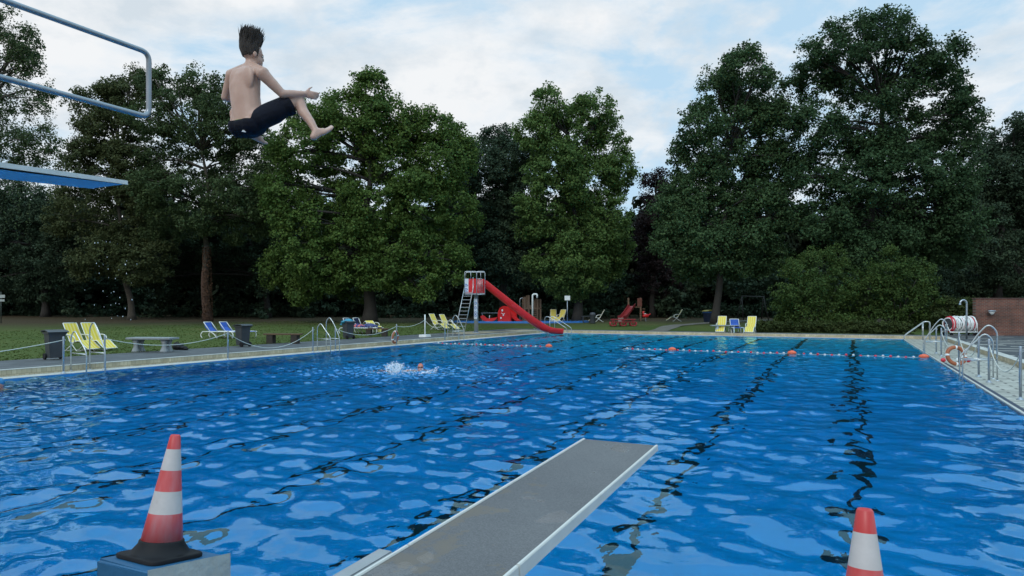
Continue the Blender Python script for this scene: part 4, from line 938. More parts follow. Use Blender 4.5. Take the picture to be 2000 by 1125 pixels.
# ------------------------------------------------------------------ the tall red slide
b0 = gnd(930, 650, DECK); YB = b0.y
slide = thing('water_slide', 'tall red water slide with steel ladder emptying into the pool', 'slide', b0, 0)
def SLp(px, py, Y): return at(px, py, Y) - b0
mb = MB(); mb.tube([(0, 0, 0), (0, 0, 2.7)], 0.14, 18); mb.lathe([(0.26, 0), (0.26, 0.03), (0.15, 0.05)], 18); mb.build('support_pole', galv, slide)
x0, x1, zf, zt, zr = SLp(908, 0, YB).x, SLp(947, 0, YB).x, SLp(0, 575, YB).z, SLp(0, 545, YB).z, SLp(0, 531, YB).z
D_ = 1.0
mb = MB(); mb.box(((x0+x1)/2, 0, zf+0.03), (x1-x0, D_, 0.09)); mb.build('platform_floor', steel, slide, bevel=0.01)
mb = MB(); mb.box((x0+0.62, -D_/2, (zf+zt)/2+0.03), (0.66, 0.04, zt-zf-0.06)); mb.build('side_panel', redpl, slide, bevel=0.01)
mb = MB(); mb.box(((x0+x1)/2, D_/2, (zf+zt)/2+0.03), (x1-x0-0.06, 0.04, zt-zf-0.06)); mb.build('side_panel', redpl, slide, bevel=0.01)
mb = MB(); mb.box((x1-0.03, -0.38, (zf+zt)/2+0.03), (0.05, 0.2, zt-zf-0.06)); mb.build('side_panel', redpl, slide, bevel=0.01)
# sign board with blue pictograms
sg = MB(); sg.box((x0+0.13, -D_/2-0.02, (zf+zt)/2+0.06), (0.27, 0.03, zt-zf-0.12)); sgn = sg.build('rule_sign', mat('white_sign_panel', (0.62, 0.65, 0.70), 0.4, 0, 0.05, 6), slide)
zc = (zf+zt)/2
mb = MB(); yy = -D_/2-0.038
for (x, z) in ((0.07, 0.08), (0.15, 0.08), (0.07, -0.17), (0.15, -0.17)):
    mb.tube([(x0+x+0.05*math.cos(a*math.pi/6)*.75, yy, zc+z+0.075*math.sin(a*math.pi/6)) for a in range(12)], 0.013, 5, closed=True)
mb.box((x0+0.21, yy, zc+0.06), (0.04, 0.008, 0.03)); mb.box((x0+0.21, yy, zc-0.2), (0.04, 0.008, 0.03))
for i in range(5): mb.box((x0+0.04+i*0.045, yy, zf+0.17), (0.02, 0.008, 0.09))
mb.build('pictogram', bluemark, sgn)
# guard rails above and bars at the chute's mouth
for (xa, xb, za) in ((x0+0.02, x0+0.80, zr), (x0+0.78, x1+0.02, zr)):
    mb = MB(); mb.tube(fillet([(xa, -D_/2-0.03, zf), (xa, -D_/2-0.03, za), (xb, -D_/2-0.03, za), (xb, -D_/2-0.03, zf if xb > x0+1 else zt-0.4)], 0.12, 5), 0.022, 9); mb.tube([((xa+xb)/2, -D_/2-0.03, zt-0.1), ((xa+xb)/2, -D_/2-0.03, za)], 0.018, 8); mb.build('guardrail', rail_st, slide)
mb = MB(); mb.tube(fillet([(x0+0.02, D_/2, zt-0.1), (x0+0.02, D_/2, zr), (x1, D_/2, zr), (x1, D_/2, zt-0.1)], 0.12, 5), 0.022, 9); mb.build('guardrail', rail_st, slide)
mb = MB()
for i in range(5): mb.tube([(x0+0.80+i*0.085, -D_/2-0.035, zf-0.02), (x0+0.80+i*0.085, -D_/2-0.035, zt+0.0)], 0.013, 7)
for z in (zf-0.02, zt): mb.tube([(x0+0.78, -D_/2-0.035, z), (x0+1.16, -D_/2-0.035, z)], 0.014, 7)
mb.build('bar_guard', rail_st, slide)
# ladder
lt0, lt1 = Vector((x0+0.0, -D_/2-0.08, zf+0.35)), Vector((x0+0.56, -D_/2-0.08, zf+0.35)); lb0, lb1 = Vector((x0-0.50, -D_/2-1.25, 0)), Vector((x0+0.06, -D_/2-1.25, 0))
ld = MB()
for a, b_ in ((lt0, lb0), (lt1, lb1)): ld.tube([a+Vector((0, 0.1, 0.75)) if a is lt1 else a, a, b_], 0.026, 9)
ldo = ld.build('ladder', rail_st, slide)
for i in range(1, 12):
    u = i/12; mb = MB(); c0 = lb0.lerp(lt0, u); c1 = lb1.lerp(lt1, u); mb.box((c0+c1)/2, (0.55, 0.09, 0.028)); mb.build('rung', rail_st, ldo)
# chute: a U trough swept along its path
cpath = [(940, 553, 0), (948, 556, 0), (960, 566, .02), (990, 590, .12), (1020, 614, .3), (1040, 629, .5), (1056, 639.5, .8), (1070, 645.5, 1.0), (1084, 648.0, 1.25), (1097, 648.6, 1.4)]
cp = [SLp(x, y, YB+dy) for x, y, dy in cpath]
U = [(-0.37, 0.27), (-0.36, 0.30), (-0.33, 0.27), (-0.29, -0.02), (-0.18, -0.12), (0, -0.15), (0.18, -0.12), (0.29, -0.02), (0.33, 0.27), (0.36, 0.30), (0.37, 0.27), (0.335, -0.05), (0.21, -0.17), (0, -0.20), (-0.21, -0.17), (-0.335, -0.05)]
vs = []; nU = len(U)
for i, p in enumerate(cp):
    t_ = (cp[min(i+1, len(cp)-1)]-cp[max(0, i-1)]).normalized(); nn = Vector((-t_.y, t_.x, 0)).normalized(); upv = t_.cross(nn) if t_.cross(nn).z > 0 else nn.cross(t_)
    f_ = 1.0 if i > 1 else 1.05
    for (a, h_) in U: vs.append(p + nn*a*f_*0.92 + upv*h_*(0.88 if i < 7 else 0.78))
fs = [(i*nU+j, i*nU+(j+1) % nU, (i+1)*nU+(j+1) % nU, (i+1)*nU+j) for i in range(len(cp)-1) for j in range(nU)]
mb = MB(); mb.add(vs, fs, 0, True); mb.add(vs[:nU], [tuple(range(nU))]); mb.add(vs[-nU:], [tuple(range(nU))[::-1]]); mb.build('chute', redpl, slide)
for i in (7,):
    q1 = cp[i]; mb = MB()
    for sy in (-0.3, 0.3): mb.tube([(q1.x, q1.y+sy, -0.05 if i == 4 else -0.2), (q1.x, q1.y+sy*0.9, q1.z-0.1)], 0.03, 8)
    mb.tube([(q1.x, q1.y-0.3, q1.z-0.16), (q1.x, q1.y+0.3, q1.z-0.16)], 0.025, 8)
    if i == 7: mb.tube([(q1.x-0.95, q1.y-0.3, 0.25), (q1.x+0.2, q1.y-0.3, -0.12)], 0.025, 8)
    mb.build('chute_leg', galv, slide)
# strip with round signs on the pole
mb = MB(); mb.box((-0.03, -0.152, 1.55), (0.2, 0.012, 1.3)); ps = mb.build('pole_sign', mat('white_sign_panel', (0.62, 0.65, 0.70)), slide)
mb = MB()
for z in (1.92, 1.62, 1.3, 1.12): mb.tube([(-0.03+0.055*math.cos(a*math.pi/8), -0.162, z+0.08*math.sin(a*math.pi/8)) for a in range(16)], 0.016, 5, closed=True)
mb.build('pictogram', bluemark, ps)

# ------------------------------------------------------------------ the play lawn behind
def lw(px, Y): return lawn_pt(px, Y)
pw = lw(1020, 59)
pc = P(0, 0); cpool = lw(1018, 60)
mb = MB(); n = 40; vs = []
o_ = thing('paddling_pool', 'shallow bright blue paddling pool behind the red slide', 'paddling pool', cpool, 0)
ring = [(5.9*math.cos(2*math.pi*i/n), 3.0*math.sin(2*math.pi*i/n)) for i in range(n)]
ring = [(math.copysign(abs(x/5.9)**0.6, x)*5.9, math.copysign(abs(y/3.0)**0.6, y)*3.0) for x, y in ring]
mb.prism(ring, -0.2, 0.10); mb.build('basin', paddle_m, o_, bevel=0.03)
mb = MB(); mb.prism([(x*.93, y*.9) for x, y in ring], 0.095, 0.106); mb.build('water', mat('paddling_water', (0.04, 0.22, 0.55), 0.08, 0, 0.1, 3), o_)
# red play figure with a small slide, red rocker, bench
root = thing('toddler_slide', 'squat red toddler slide with arched sides in the paddling pool', 'slide', lw(992, 58.5)+Vector((0, 0, 0.1)), R(-35))
for y in (-0.42, 0.42):
    mb = MB(); pr3 = [(-0.75, 0)] + [(-0.05-0.7*math.cos(i*math.pi/10)*0.95, 0.65+0.68*math.sin(i*math.pi/10)) for i in range(11)] + [(0.62, 0)]
    mb.prism(pr3, y-0.1, y+0.1, M=Matrix.Rotation(math.pi/2, 4, 'X')); mb.build('arched_side', redpl, root, bevel=0.03)
mb = MB(); mb.strip([(-0.2, 0.95), (0.1, 0.9), (0.6, 0.4), (1.0, 0.12), (1.3, 0.06)], 0.62, 0.06); mb.build('slide_bed', redpl, root)
mb = MB(); 
for (x, z, r_) in ((-.2, .95, .09), (-.1, .55, .07), (-.35, .3, .08)): mb.tube([(x, -0.53, z), (x, -0.545, z)], r_, 14)
mb.tube([(-.3, -.54, .72), (-.1, -.54, .62), (.05, -.54, .68)], .03, 6); mb.build('white_spots', white, root)
root = thing('rocking_toy', 'small red rocking boat toy in the paddling pool', 'toy', lw(954, 58.5)+Vector((0, 0, 0.1)), 0)
mb = MB(); mb.prism([(-.72, .42), (-.5, .1), (-.2, 0), (.3, 0), (.62, .12), (.8, .38), (.45, .3), (-.1, .26), (-.45, .55)], -.25, .25, M=Matrix.Rotation(math.pi/2, 4, 'X')); mb.build('hull', redpl, root, bevel=.03)
mb = MB(); mb.tube([(.1, -.2, .26), (.1, -.2, .5), (.1, .2, .5), (.1, .2, .26)], .03, 6); mb.build('handle', white, root)
root = thing('grey_bench', 'thin grey table bench behind the red slide ladder', 'bench', lw(958, 63), 0)
mb = MB(); mb.box((0, 0, 0.72), (1.75, 0.6, 0.06)); mb.build('bench_top', concrete, root, bevel=.01)
for x in (-.75, .75): mb = MB(); mb.box((x, 0, .35), (.08, .5, .7)); mb.build('leg', concrete, root)
root = thing('play_tower', 'weathered timber play tower with steel pole right of the red slide', 'play tower', lw(1038, 63.5), R(10))
for x, hh in ((-0.72, 2.2), (-0.35, 2.35), (0.45, 2.05), (0.75, 2.0)):
    for y in (-0.45, 0.45): mb = MB(); mb.box((x, y, hh/2), (0.15, 0.15, hh)); mb.build('post', greywood, root, bevel=.01)
mb = MB(); mb.box((0, 0, 1.12), (1.65, 1.05, 0.1)); mb.build('deck', greywood, root)
for i in range(6): mb = MB(); mb.box((-0.5+i*0.14, -0.5, 1.5), (0.1, 0.04, 0.72)) if i not in (2, 3) else mb.box((-0.5+i*0.14, -0.5, 1.3), (0.1, 0.04, 0.3)); mb.build('board', greywood, root)
mb = MB(); 
for i in range(5): mb.box((0.15, -0.6, 0.18+i*0.2), (0.5, 0.06, 0.07))
mb.build('ladder_rungs', greywood, root)
mb = MB(); mb.tube(fillet([(-1.15, -.3, 0), (-1.15, -.3, 2.1), (-.7, -.3, 2.1)], .2, 5), .035, 8); mb.build('climbing_pole', rail_st, root)
sp_ = lw(1040, 56)
root = thing('beach_shower', 'bent white shower pole in front of the timber play tower', 'shower', sp_, 0)
mb = MB(); mb.tube(fillet([(0, 0, 0), (0, 0, 2.45), (.38, 0, 2.45), (.38, 0, 2.2)], .22, 7), .07, 10); mb.build('pole', white, root)
mb = MB(); mb.lathe([(.09, 2.12), (.06, 2.2), (.05, 2.22)], 12, Matrix.Translation((.38, 0, 0))); mb.build('shower_head', steel, root)
root = thing('notice_sign', 'blank white sign on a thin grey pole by the step rails', 'sign', lw(1108, 57.5), 0)
mb = MB(); mb.tube([(0, 0, 0), (0, 0, 2.0)], .035, 8); mb.build('pole', galv, root)
mb = MB(); mb.box((0.0, -.05, 2.1), (.46, .03, .38)); mb.build('sign_panel', white, root, bevel=.005)
root = thing('litter_bin', 'round grey litter bin with domed lid by the yellow profile chair', 'bin', lw(1157.5, 56), 0)
mb = MB(); mb.lathe([(.19, 0), (.22, .05), (.22, .68), (.25, .7), (.25, .76)], 18); mb.build('bin_body', mat('grey_bin_metal', (.075, .08, .095), .5, .2), root)
mb = MB(); mb.lathe([(.25, .765), (.24, .84), (.14, .91), (.01, .93)], 18); mb.build('bin_lid', mat('grey_bin_metal', (.075, .08, .095)), root)
root = thing('side_table', 'small dark grey table beside the round litter bin', 'table', lw(1146, 58), 0)
mb = MB(); mb.box((0, 0, .55), (.85, .5, .06)); mb.build('table_top', binmat, root)
for x in (-.32, .32): mb = MB(); mb.box((x, 0, .27), (.07, .4, .52)); mb.build('leg', binmat, root)
# red timber slide tower and red picnic benches
root = thing('play_slide', 'dark red play slide on a brown timber tower under the trees', 'play tower', lw(1239, 63), R(-8))
for x, y in ((-.55, -.5), (.55, -.5), (-.55, .5), (.55, .5)): mb = MB(); mb.box((x, y, 1.05), (.13, .13, 2.1)); mb.build('post', greywood, root)
mb = MB(); mb.box((0, 0, 1.25), (1.2, 1.1, .09)); mb.build('deck', greywood, root)
mb = MB(); mb.box((.45, -.56, 1.68), (.42, .05, .75)); mb.box((-.58, 0, 1.68), (.05, 1.0, .75)); mb.box((.58, 0, 1.68), (.05, 1.0, .75)); mb.build('side_boards', mat('red_brown_boards', (.15, .05, .035), .75, 0, .3, 8), root)
mb = MB()
for i in range(5): mb.box((.72, .1, .2+i*.22), (.5, .5, .06))
mb.build('stair_treads', greywood, root)
cpl = [(-.2, -.5, 1.35), (-.35, -.9, 1.2), (-.75, -1.7, .62), (-1.05, -2.25, .3), (-1.3, -2.7, .22)]
vs = []
for i, p in enumerate(cpl):
    for (a, h_) in ((-.28, .24), (-.24, 0), (.24, 0), (.28, .24), (.31, .24), (.27, -.06), (-.27, -.06), (-.31, .24)): vs.append((p[0]+a*.92, p[1]+a*-.4, p[2]+h_))
fs = [(i*8+j, i*8+(j+1) % 8, (i+1)*8+(j+1) % 8, (i+1)*8+j) for i in range(4) for j in range(8)]
mb = MB(); mb.add(vs, fs); mb.build('chute', darkred, root)
mb = MB(); mb.box((-1.28, -2.75, .12), (.5, .1, .36), rz=R(-25)); mb.build('chute_foot', mat('pale_plinth', (.3, .22, .2), .8), root)
root = thing('picnic_bench', 'dark red low table with curved red stool legs in front of the play slide', 'table', lw(1217, 52), R(-4))
mb = MB(); mb.box((0, 0, .50), (1.9, .5, .07)); mb.build('table_top', darkred, root, bevel=.015)
for x in (-.75, 0, .75):
    mb = MB(); mb.box((x, 0, .41), (.22, .3, .12)); mb.box((x, 0, .2), (.1, .14, .4)); mb.build('leg', darkred, root)
    mb = MB()
    for y in (-.35, .35): mb.tube(fillet([(x-.22, y, .32), (x-.24, y, .05), (x, y, 0.03), (x+.2, y, .05), (x+.22, y, .32)], .14, 5), .05, 8)
    mb.build('seat_hoop', darkred, root)
mb = MB(); mb.box((0, -.35, .3), (1.85, .22, .05)); mb.box((0, .35, .3), (1.85, .22, .05)); mb.build('seat', darkred, root, bevel=.01)
root = thing('spring_rider', 'small red spring rider toy right of the timber stairs', 'toy', lw(1261, 61), 0)
mb = MB(); mb.tube([(.07*math.cos(i*.9), .07*math.sin(i*.9), .012*i) for i in range(30)], .014, 5); mb.build('spring', steel, root)
mb = MB(); mb.ball((0, 0, .5), (.3, .14, .17), 14); mb.ball((-.2, 0, .78), (.11, .09, .15), 12); mb.tube([(.2, 0, .55), (.45, 0, .66)], .05, 8); mb.build('rider_body', redpl, root)
mb = MB(); mb.tube([(-.18, -.22, .72), (-.18, .22, .72)], .02, 6); mb.ball((-.05, 0, .66), (.1, .12, .05), 10); mb.build('handle', white, root)
root = thing('recycling_bin', 'dark blue bin with yellow lid under the oak', 'bin', lw(1383, 58), R(20))
mb = MB(); mb.box((0, 0, .48), (.62, .62, .9)); 
for v_ in mb.v:
    if v_.z < .2: v_.x *= .82; v_.y *= .82
mb.build('bin_body', mat('dark_blue_bin', (.012, .022, .055), .5, 0, .15, 5), root, bevel=.02)
mb = MB(); mb.strip([(-.35, .95), (-.2, 1.0), (.1, 1.04), (.33, .99), (.38, .94)], .72, .05); mb.build('bin_lid', mat('yellow_bin_lid', (.45, .36, .04), .5), root)
mb = MB(); mb.box((0, 0, .86), (.66, .66, .12)); mb.build('blue_band', mat('mid_blue_band', (.02, .09, .25), .5), root)
tp_ = P(46.2, lw(1410, 43.6).x*CA-43.6*SA, DECK)
root = thing('grey_table', 'low grey table with two thick legs in front of a yellow chair', 'table', tp_, YAW+R(22))
mb = MB(); mb.box((0, 0, .46), (1.85, .55, .06)); mb.build('table_top', concrete, root, bevel=.012)
for x in (-.52, .52): mb = MB(); mb.box((x, 0, .215), (.14, .4, .43)); mb.build('leg', mat('pale_grey_leg', (.38, .42, .45), .6), root, bevel=.01)
# swing frame with deep shade put into its wood colour, sign post at the left edge
root = thing('swing_frame', 'thin wooden swing frame in deep shade beside the left shrub', 'swing', lw(1470, 64), R(10))
for x in (-1.1, 1.1):
    for y in (-.6, .6): mb = MB(); mb.tube([(x*1.15, y, 0), (x, 0, 2.2)], .05, 7); mb.build('leg', mat('shade_dark_pole_wood', (.035, .033, .028), .8), root)
mb = MB(); mb.tube([(-1.15, 0, 2.2), (1.2, 0, 2.15)], .055, 7); mb.build('top_beam', mat('shade_dark_pole_wood', (.2, .18, .15)), root)
sn = lw(2, 52)
root = thing('path_sign', 'two small grey sign boards on a thin post at the left edge', 'sign', sn, 0)
mb = MB(); mb.tube([(0, 0, 0), (0, 0, 2.4)], .035, 8); mb.build('post', mat('green_grey_post', (.05, .065, .055), .6), root)
for z, w_ in ((2.05, .55), (1.74, .48)): mb = MB(); mb.box((.06, -.05, z), (w_, .03, .24 if z > 2 else .16)); mb.build('sign_board', mat('grey_white_board', (.35, .38, .36), .5), root)
# pale path crossing the far lawn
def ground_strip(name, pts, w, material):
    vs = []; fs = []
    dense = []
    for a, b_ in zip(pts[:-1], pts[1:]):
        for i in range(10): dense.append(a.lerp(b_, i/10))
    dense.append(pts[-1])
    for i, p in enumerate(dense):
        d = (dense[min(i+1, len(dense)-1)]-dense[max(0, i-1)]).normalized(); nn = Vector((-d.y, d.x, 0))
        for k in (-1, -.33, .33, 1):
            q1 = p+nn*w/2*k*(1+.08*math.sin(i*1.3)); vs.append((q1.x, q1.y, lawn_z(q1.x, q1.y)+.03))
    for i in range(len(dense)-1):
        for j in range(3): fs.append((i*4+j, i*4+j+1, (i+1)*4+j+1, (i+1)*4+j))
    o = fastmesh(name, vs, fs, material); return tag(o, None, None, None, 'structure')
ground_strip('gravel_path', [lw(1275, 46.8), lw(1325, 52), lw(1400, 58), lw(1500, 63)], 1.3, gravel_m)

# ------------------------------------------------------------------ right side: shower, rope reel, step block
shp = gnd(1888, 662, DECK)
root = thing('pool_shower', 'steel shower pole with a curved top in front of the rope reel', 'shower', shp, 0)
mb = MB(); mb.tube([(0, 0, 0), (0, 0, 1.0), (0, 0, 1.86)]+[(-.17+.17*math.cos(a*math.pi/10), 0, 1.86+.17*math.sin(a*math.pi/10)) for a in range(1, 10)]+[(-.345, 0, 1.84)], .045, 10); mb.build('pole', steel, root)
mb = MB(); mb.lathe([(.07, 1.78), (.05, 1.85)], 12, Matrix.Translation((-.345, 0, 0))); mb.build('shower_head', steel, root)
rl = gnd(1874, 655, DECK)
root = thing('lane_rope_reel', 'wheeled reel wound with white and red lane ropes by the ivy hedge', 'reel', rl, R(3))
mb = MB(); 
for x in (-.78, .78):
    mb.tube([(x, -.3, .2), (x, 0, .62), (x, .3, .2)], .03, 8)
for y in (-.35, .35): mb.tube([(-.82, y, .2), (.86, y, .2)], .035, 8)
mb.tube([(-.86, 0, .62), (.86, 0, .62)], .03, 8); mb.tube([(.82, -.35, .2), (.82, -.35, .75)], .025, 8); mb.build('frame', white, root)
for x in (-.74, .78):
    for y in (-.35, .35): mb = MB(); mb.tube([(x, y-.03, .09), (x, y+.03, .09)], .09, 12); mb.build('wheel', black, root)
mb = MB(); rw_ = random.Random(4)
mb.tube([(-.72, 0, .66), (.72, 0, .66)], .30, 18)
mb.build('drum', mat('dark_drum', (.05, .05, .055), .7), root)
for k in range(26):
    x = -.70+k*.056; red = k in (1, 2, 12, 18, 23, 24)
    mb = MB(); tl = rw_.uniform(-.12, .12); rad_ = .40+rw_.uniform(-.05, .06)
    pts = [(x+tl*math.cos(a*math.pi/10)+rw_.uniform(-.012, .012), rad_*math.cos(a*math.pi/10), .66+rad_*math.sin(a*math.pi/10)+rw_.uniform(-.012, .012)) for a in range(20)]
    mb.tube(pts, [0.036 + .012*(i % 2) for i in range(20)], 6, closed=True)
    mb.build('red_coil' if red else 'white_coil', redfl if red else white, root)
bxp = P(18.4, RS-0.22, LED)
root = thing('step_block', 'beige tiled step block with a dark slot against the right kerb', 'step', bxp, YAW)
mb = MB(); mb.box((0, 0, .09), (.5, 1.2, .18)); mb.build('block', tan_m, root, bevel=.006)
mb = MB(); mb.box((-.0, -.602, .11), (.16, .01, .035)); mb.build('slot', black, root)

# ------------------------------------------------------------------ float line across the pool
fl0 = P(29.6, TL+0.1, 0.0); fl1 = P(29.3, TR-0.1, 0.0)
root = thing('float_line', 'line of small red and white floats with orange buoys across the pool', 'float line', fl0, 0)
d = fl1-fl0; Ln = d.length; dn = d.normalized(); yawf = math.atan2(dn.y, dn.x)
def t_px(px): 
    k = (px-CX)/F; best = None
    for i in range(2000):
        q1 = fl0+dn*(Ln*i/1999)
        e = abs(q1.x-k*q1.y)
        if best is None or e < best[0]: best = (e, i/1999*Ln)
    return best[1]
big_ = [t_px(1072), t_px(1313), t_px(1547), t_px(1805)]
gap0, gap1 = t_px(1082), t_px(1225)
mb = MB(); mb.tube([dn*(i*Ln/40)+Vector((0, 0, (-0.02 if gap0 < i*Ln/40 < gap1 else .010)+.010*math.sin(i*2.1))) for i in range(41)], .007, 5); mb.build('line', rope, root)
u = 0.35; k = 0; Mf = Matrix.Rotation(yawf, 4, 'Z')
mesh_w = mesh_r = None
while u < Ln-0.2:
    if not any(abs(u-b_) < 0.22 for b_ in big_) and not (gap0 < u < gap1):
        p = dn*u+Vector((0, 0, .018+.015*math.sin(u*5)))
        mb = MB(); rd = k % 2
        mb.lathe([(.010, -.048), (.037, -.032), (.047, 0), (.037, .032), (.010, .048)], 10, Mf @ Matrix.Rotation(math.pi/2, 4, 'Y'))
        o = mb.build('red_small_float' if rd else 'white_small_float', redfl if rd else mat('weathered_float_white', (.5, .52, .52), .5, 0, .1, 9), root); o.location = p
    u += 0.25; k += 1
for b_ in big_:
    mb = MB(); mb.lathe([(.015, -.17), (.06, -.135), (.10, -.02), (.095, .04), (.05, .135), (.015, .165)], 14, Mf @ Matrix.Rotation(math.pi/2, 4, 'Y'))
    o = mb.build('buoy', buoyor, root); o.location = dn*b_+Vector((0, 0, .05))
root = thing('loose_floats', 'small heap of red and white floats on the right ledge by the life ring', 'floats', P(26.9, TR+.5, LED), 0)
for i, (x, y, c_) in enumerate(((-.42, .05, redfl), (.12, .1, white), (.2, -.05, white), (.36, -.02, redfl), (.42, .06, redfl), (.14, .02, white))):
    mb = MB(); mb.ball((x, y, .07 if i < 5 else .17), (.085, .075, .07), 10); mb.build('float', c_, root)

# ------------------------------------------------------------------ people
def remeshed(name, mb, voxel, mt, parent, smooth=6, fac=0.5):
    me = bpy.data.meshes.new('tmp'); me.from_pydata([tuple(v) for v in mb.v], [], mb.f); me.update()
    o = bpy.data.objects.new('tmp', me); COL.objects.link(o)
    r_ = o.modifiers.new('r', 'REMESH'); r_.mode = 'VOXEL'; r_.voxel_size = voxel
    s_ = o.modifiers.new('s', 'SMOOTH'); s_.factor = fac; s_.iterations = smooth
    bpy.context.view_layer.update()
    dg = bpy.context.evaluated_depsgraph_get(); me2 = bpy.data.meshes.new_from_object(o.evaluated_get(dg)); me2.name = name
    bpy.data.objects.remove(o); bpy.data.meshes.remove(me)
    me2.materials.clear(); me2.materials.append(mt)
    me2.polygons.foreach_set('use_smooth', np.ones(len(me2.polygons), dtype=bool)); me2.update()
    o = bpy.data.objects.new(name, me2); COL.objects.link(o); o.parent = parent; return o
def capsule(mb, a, b, ra, rb, n=16):
    a = Vector(a); b = Vector(b); d = (b-a).normalized(); pts = []; rs = []
    for i in range(5): th = math.pi/2*(1-i/4); pts.append(a-d*ra*math.sin(th)); rs.append(max(1e-4, ra*math.cos(th)))
    for i in range(1, 5): th = math.pi/2*i/4; pts.append(b+d*rb*math.sin(th)); rs.append(max(1e-4, rb*math.cos(th)))
    mb.tube(pts, rs, n)
def limb(mb, pts, rs):
    for i in range(len(pts)-1): capsule(mb, pts[i], pts[i+1], rs[i], rs[i+1])
m, nt, b = nodes('skin'); L = nt.links.new
tc = N(nt, 'ShaderNodeTexCoord'); nz = N(nt, 'ShaderNodeTexNoise', Scale=7.0, Detail=5.0); L(tc.outputs['Object'], nz.inputs['Vector'])
rp = ramp(nt, nz.outputs['Fac'], [(0.3, (0.43, 0.25, 0.19)), (0.7, (0.52, 0.325, 0.255))]); L(rp.outputs['Color'], b.inputs['Base Color']); b.inputs['Roughness'].default_value = 0.45
b.inputs['Subsurface Weight'].default_value = 0.08; b.inputs['Subsurface Radius'].default_value = (0.01, 0.004, 0.002)
n2 = N(nt, 'ShaderNodeTexNoise', Scale=90.0, Detail=3.0); L(tc.outputs['Object'], n2.inputs['Vector']); bp = N(nt, 'ShaderNodeBump', Strength=0.12, Distance=0.003); L(n2.outputs['Fac'], bp.inputs['Height']); L(bp.outputs['Normal'], b.inputs['Normal'])
skin = m
U3 = Vector((SA, CA, 0)); V3 = Vector((CA, -SA, 0)); Z3 = Vector((0, 0, 1))
pelv = at(487, 236, 6.6)
dv = thing('person', 'shirtless diver with dark hair and navy swim shorts tucked in midair', 'person', pelv, 0)
def J(px, py, Y): return at(px, py, Y)-pelv
BR = Matrix((V3, U3, Z3)).transposed().to_4x4()         # body axes: right, forward, up
mb = MB()
def eb(c, r, tilt=0.0): mb.ball(c, r, 18, BR @ Matrix.Rotation(tilt, 4, 'X'))
# torso, leaning a little back, sagging at the waist
spine = [((487, 250, 6.60), (0.168, 0.130)), ((485, 232, 6.60), (0.164, 0.124)), ((482, 212, 6.605), (0.163, 0.118)), ((479, 192, 6.61), (0.167, 0.114)), ((478, 170, 6.62), (0.177, 0.114)), ((480, 150, 6.62), (0.178, 0.10)), ((484, 139, 6.62), (0.150, 0.08))]
for k in range(len(spine)-1):
    for u in (0, .2, .4, .6, .8):
        c0 = J(*spine[k][0]).lerp(J(*spine[k+1][0]), u); ra = [spine[k][1][q_]*(1-u)+spine[k+1][1][q_]*u for q_ in (0, 1)]
        eb(c0, (ra[0], ra[1], 0.075 if k < 5 else 0.05))
eb(J(495, 226, 6.66)+U3*0.045, (0.135, 0.10, 0.10)); eb(J(501, 222, 6.55), (0.05, 0.075, 0.07)); eb(J(461, 224, 6.68), (0.045, 0.07, 0.07))
for sx in (-1, 1): eb(J(480, 158, 6.6)-U3*0.050+V3*sx*0.085, (0.075, 0.036, 0.12)); eb(J(486, 248, 6.6)-U3*0.03+V3*sx*0.08, (0.085, 0.10, 0.09))
neckb, head = J(489, 132, 6.62), J(493, 108, 6.63)
limb(mb, [neckb, J(491, 121, 6.63), head], [0.062, 0.054, 0.058])
limb(mb, [J(489, 130, 6.62), J(513, 142, 6.51)], [0.05, 0.062]); limb(mb, [J(489, 130, 6.62), J(453, 146, 6.70)], [0.05, 0.060])
HF = (U3*0.92+V3*0.38).normalized(); HS = Vector((HF.y, -HF.x, 0)); HR = Matrix((HS, HF, Z3)).transposed().to_4x4()
mb.ball(head+Z3*0.03, (0.076, 0.096, 0.098), 18, HR); mb.ball(head+HF*0.035-Z3*0.045, (0.058, 0.062, 0.066), 16, HR); mb.ball(head+HF*0.078-Z3*0.088, (0.026, 0.024, 0.022), 12, HR)
nose = head+HF*0.1-Z3*0.022; mb.ball(nose, (0.014, 0.02, 0.024), 10, HR); mb.ball(head+HF*0.088+Z3*0.012, (0.05, 0.018, 0.013), 10, HR); mb.ball(head+HF*0.09-Z3*0.062, (0.026, 0.014, 0.010), 10, HR)
for sx in (-1, 1): mb.ball(head+HS*sx*0.078-HF*0.004-Z3*0.008, (0.011, 0.021, 0.034), 12, HR)
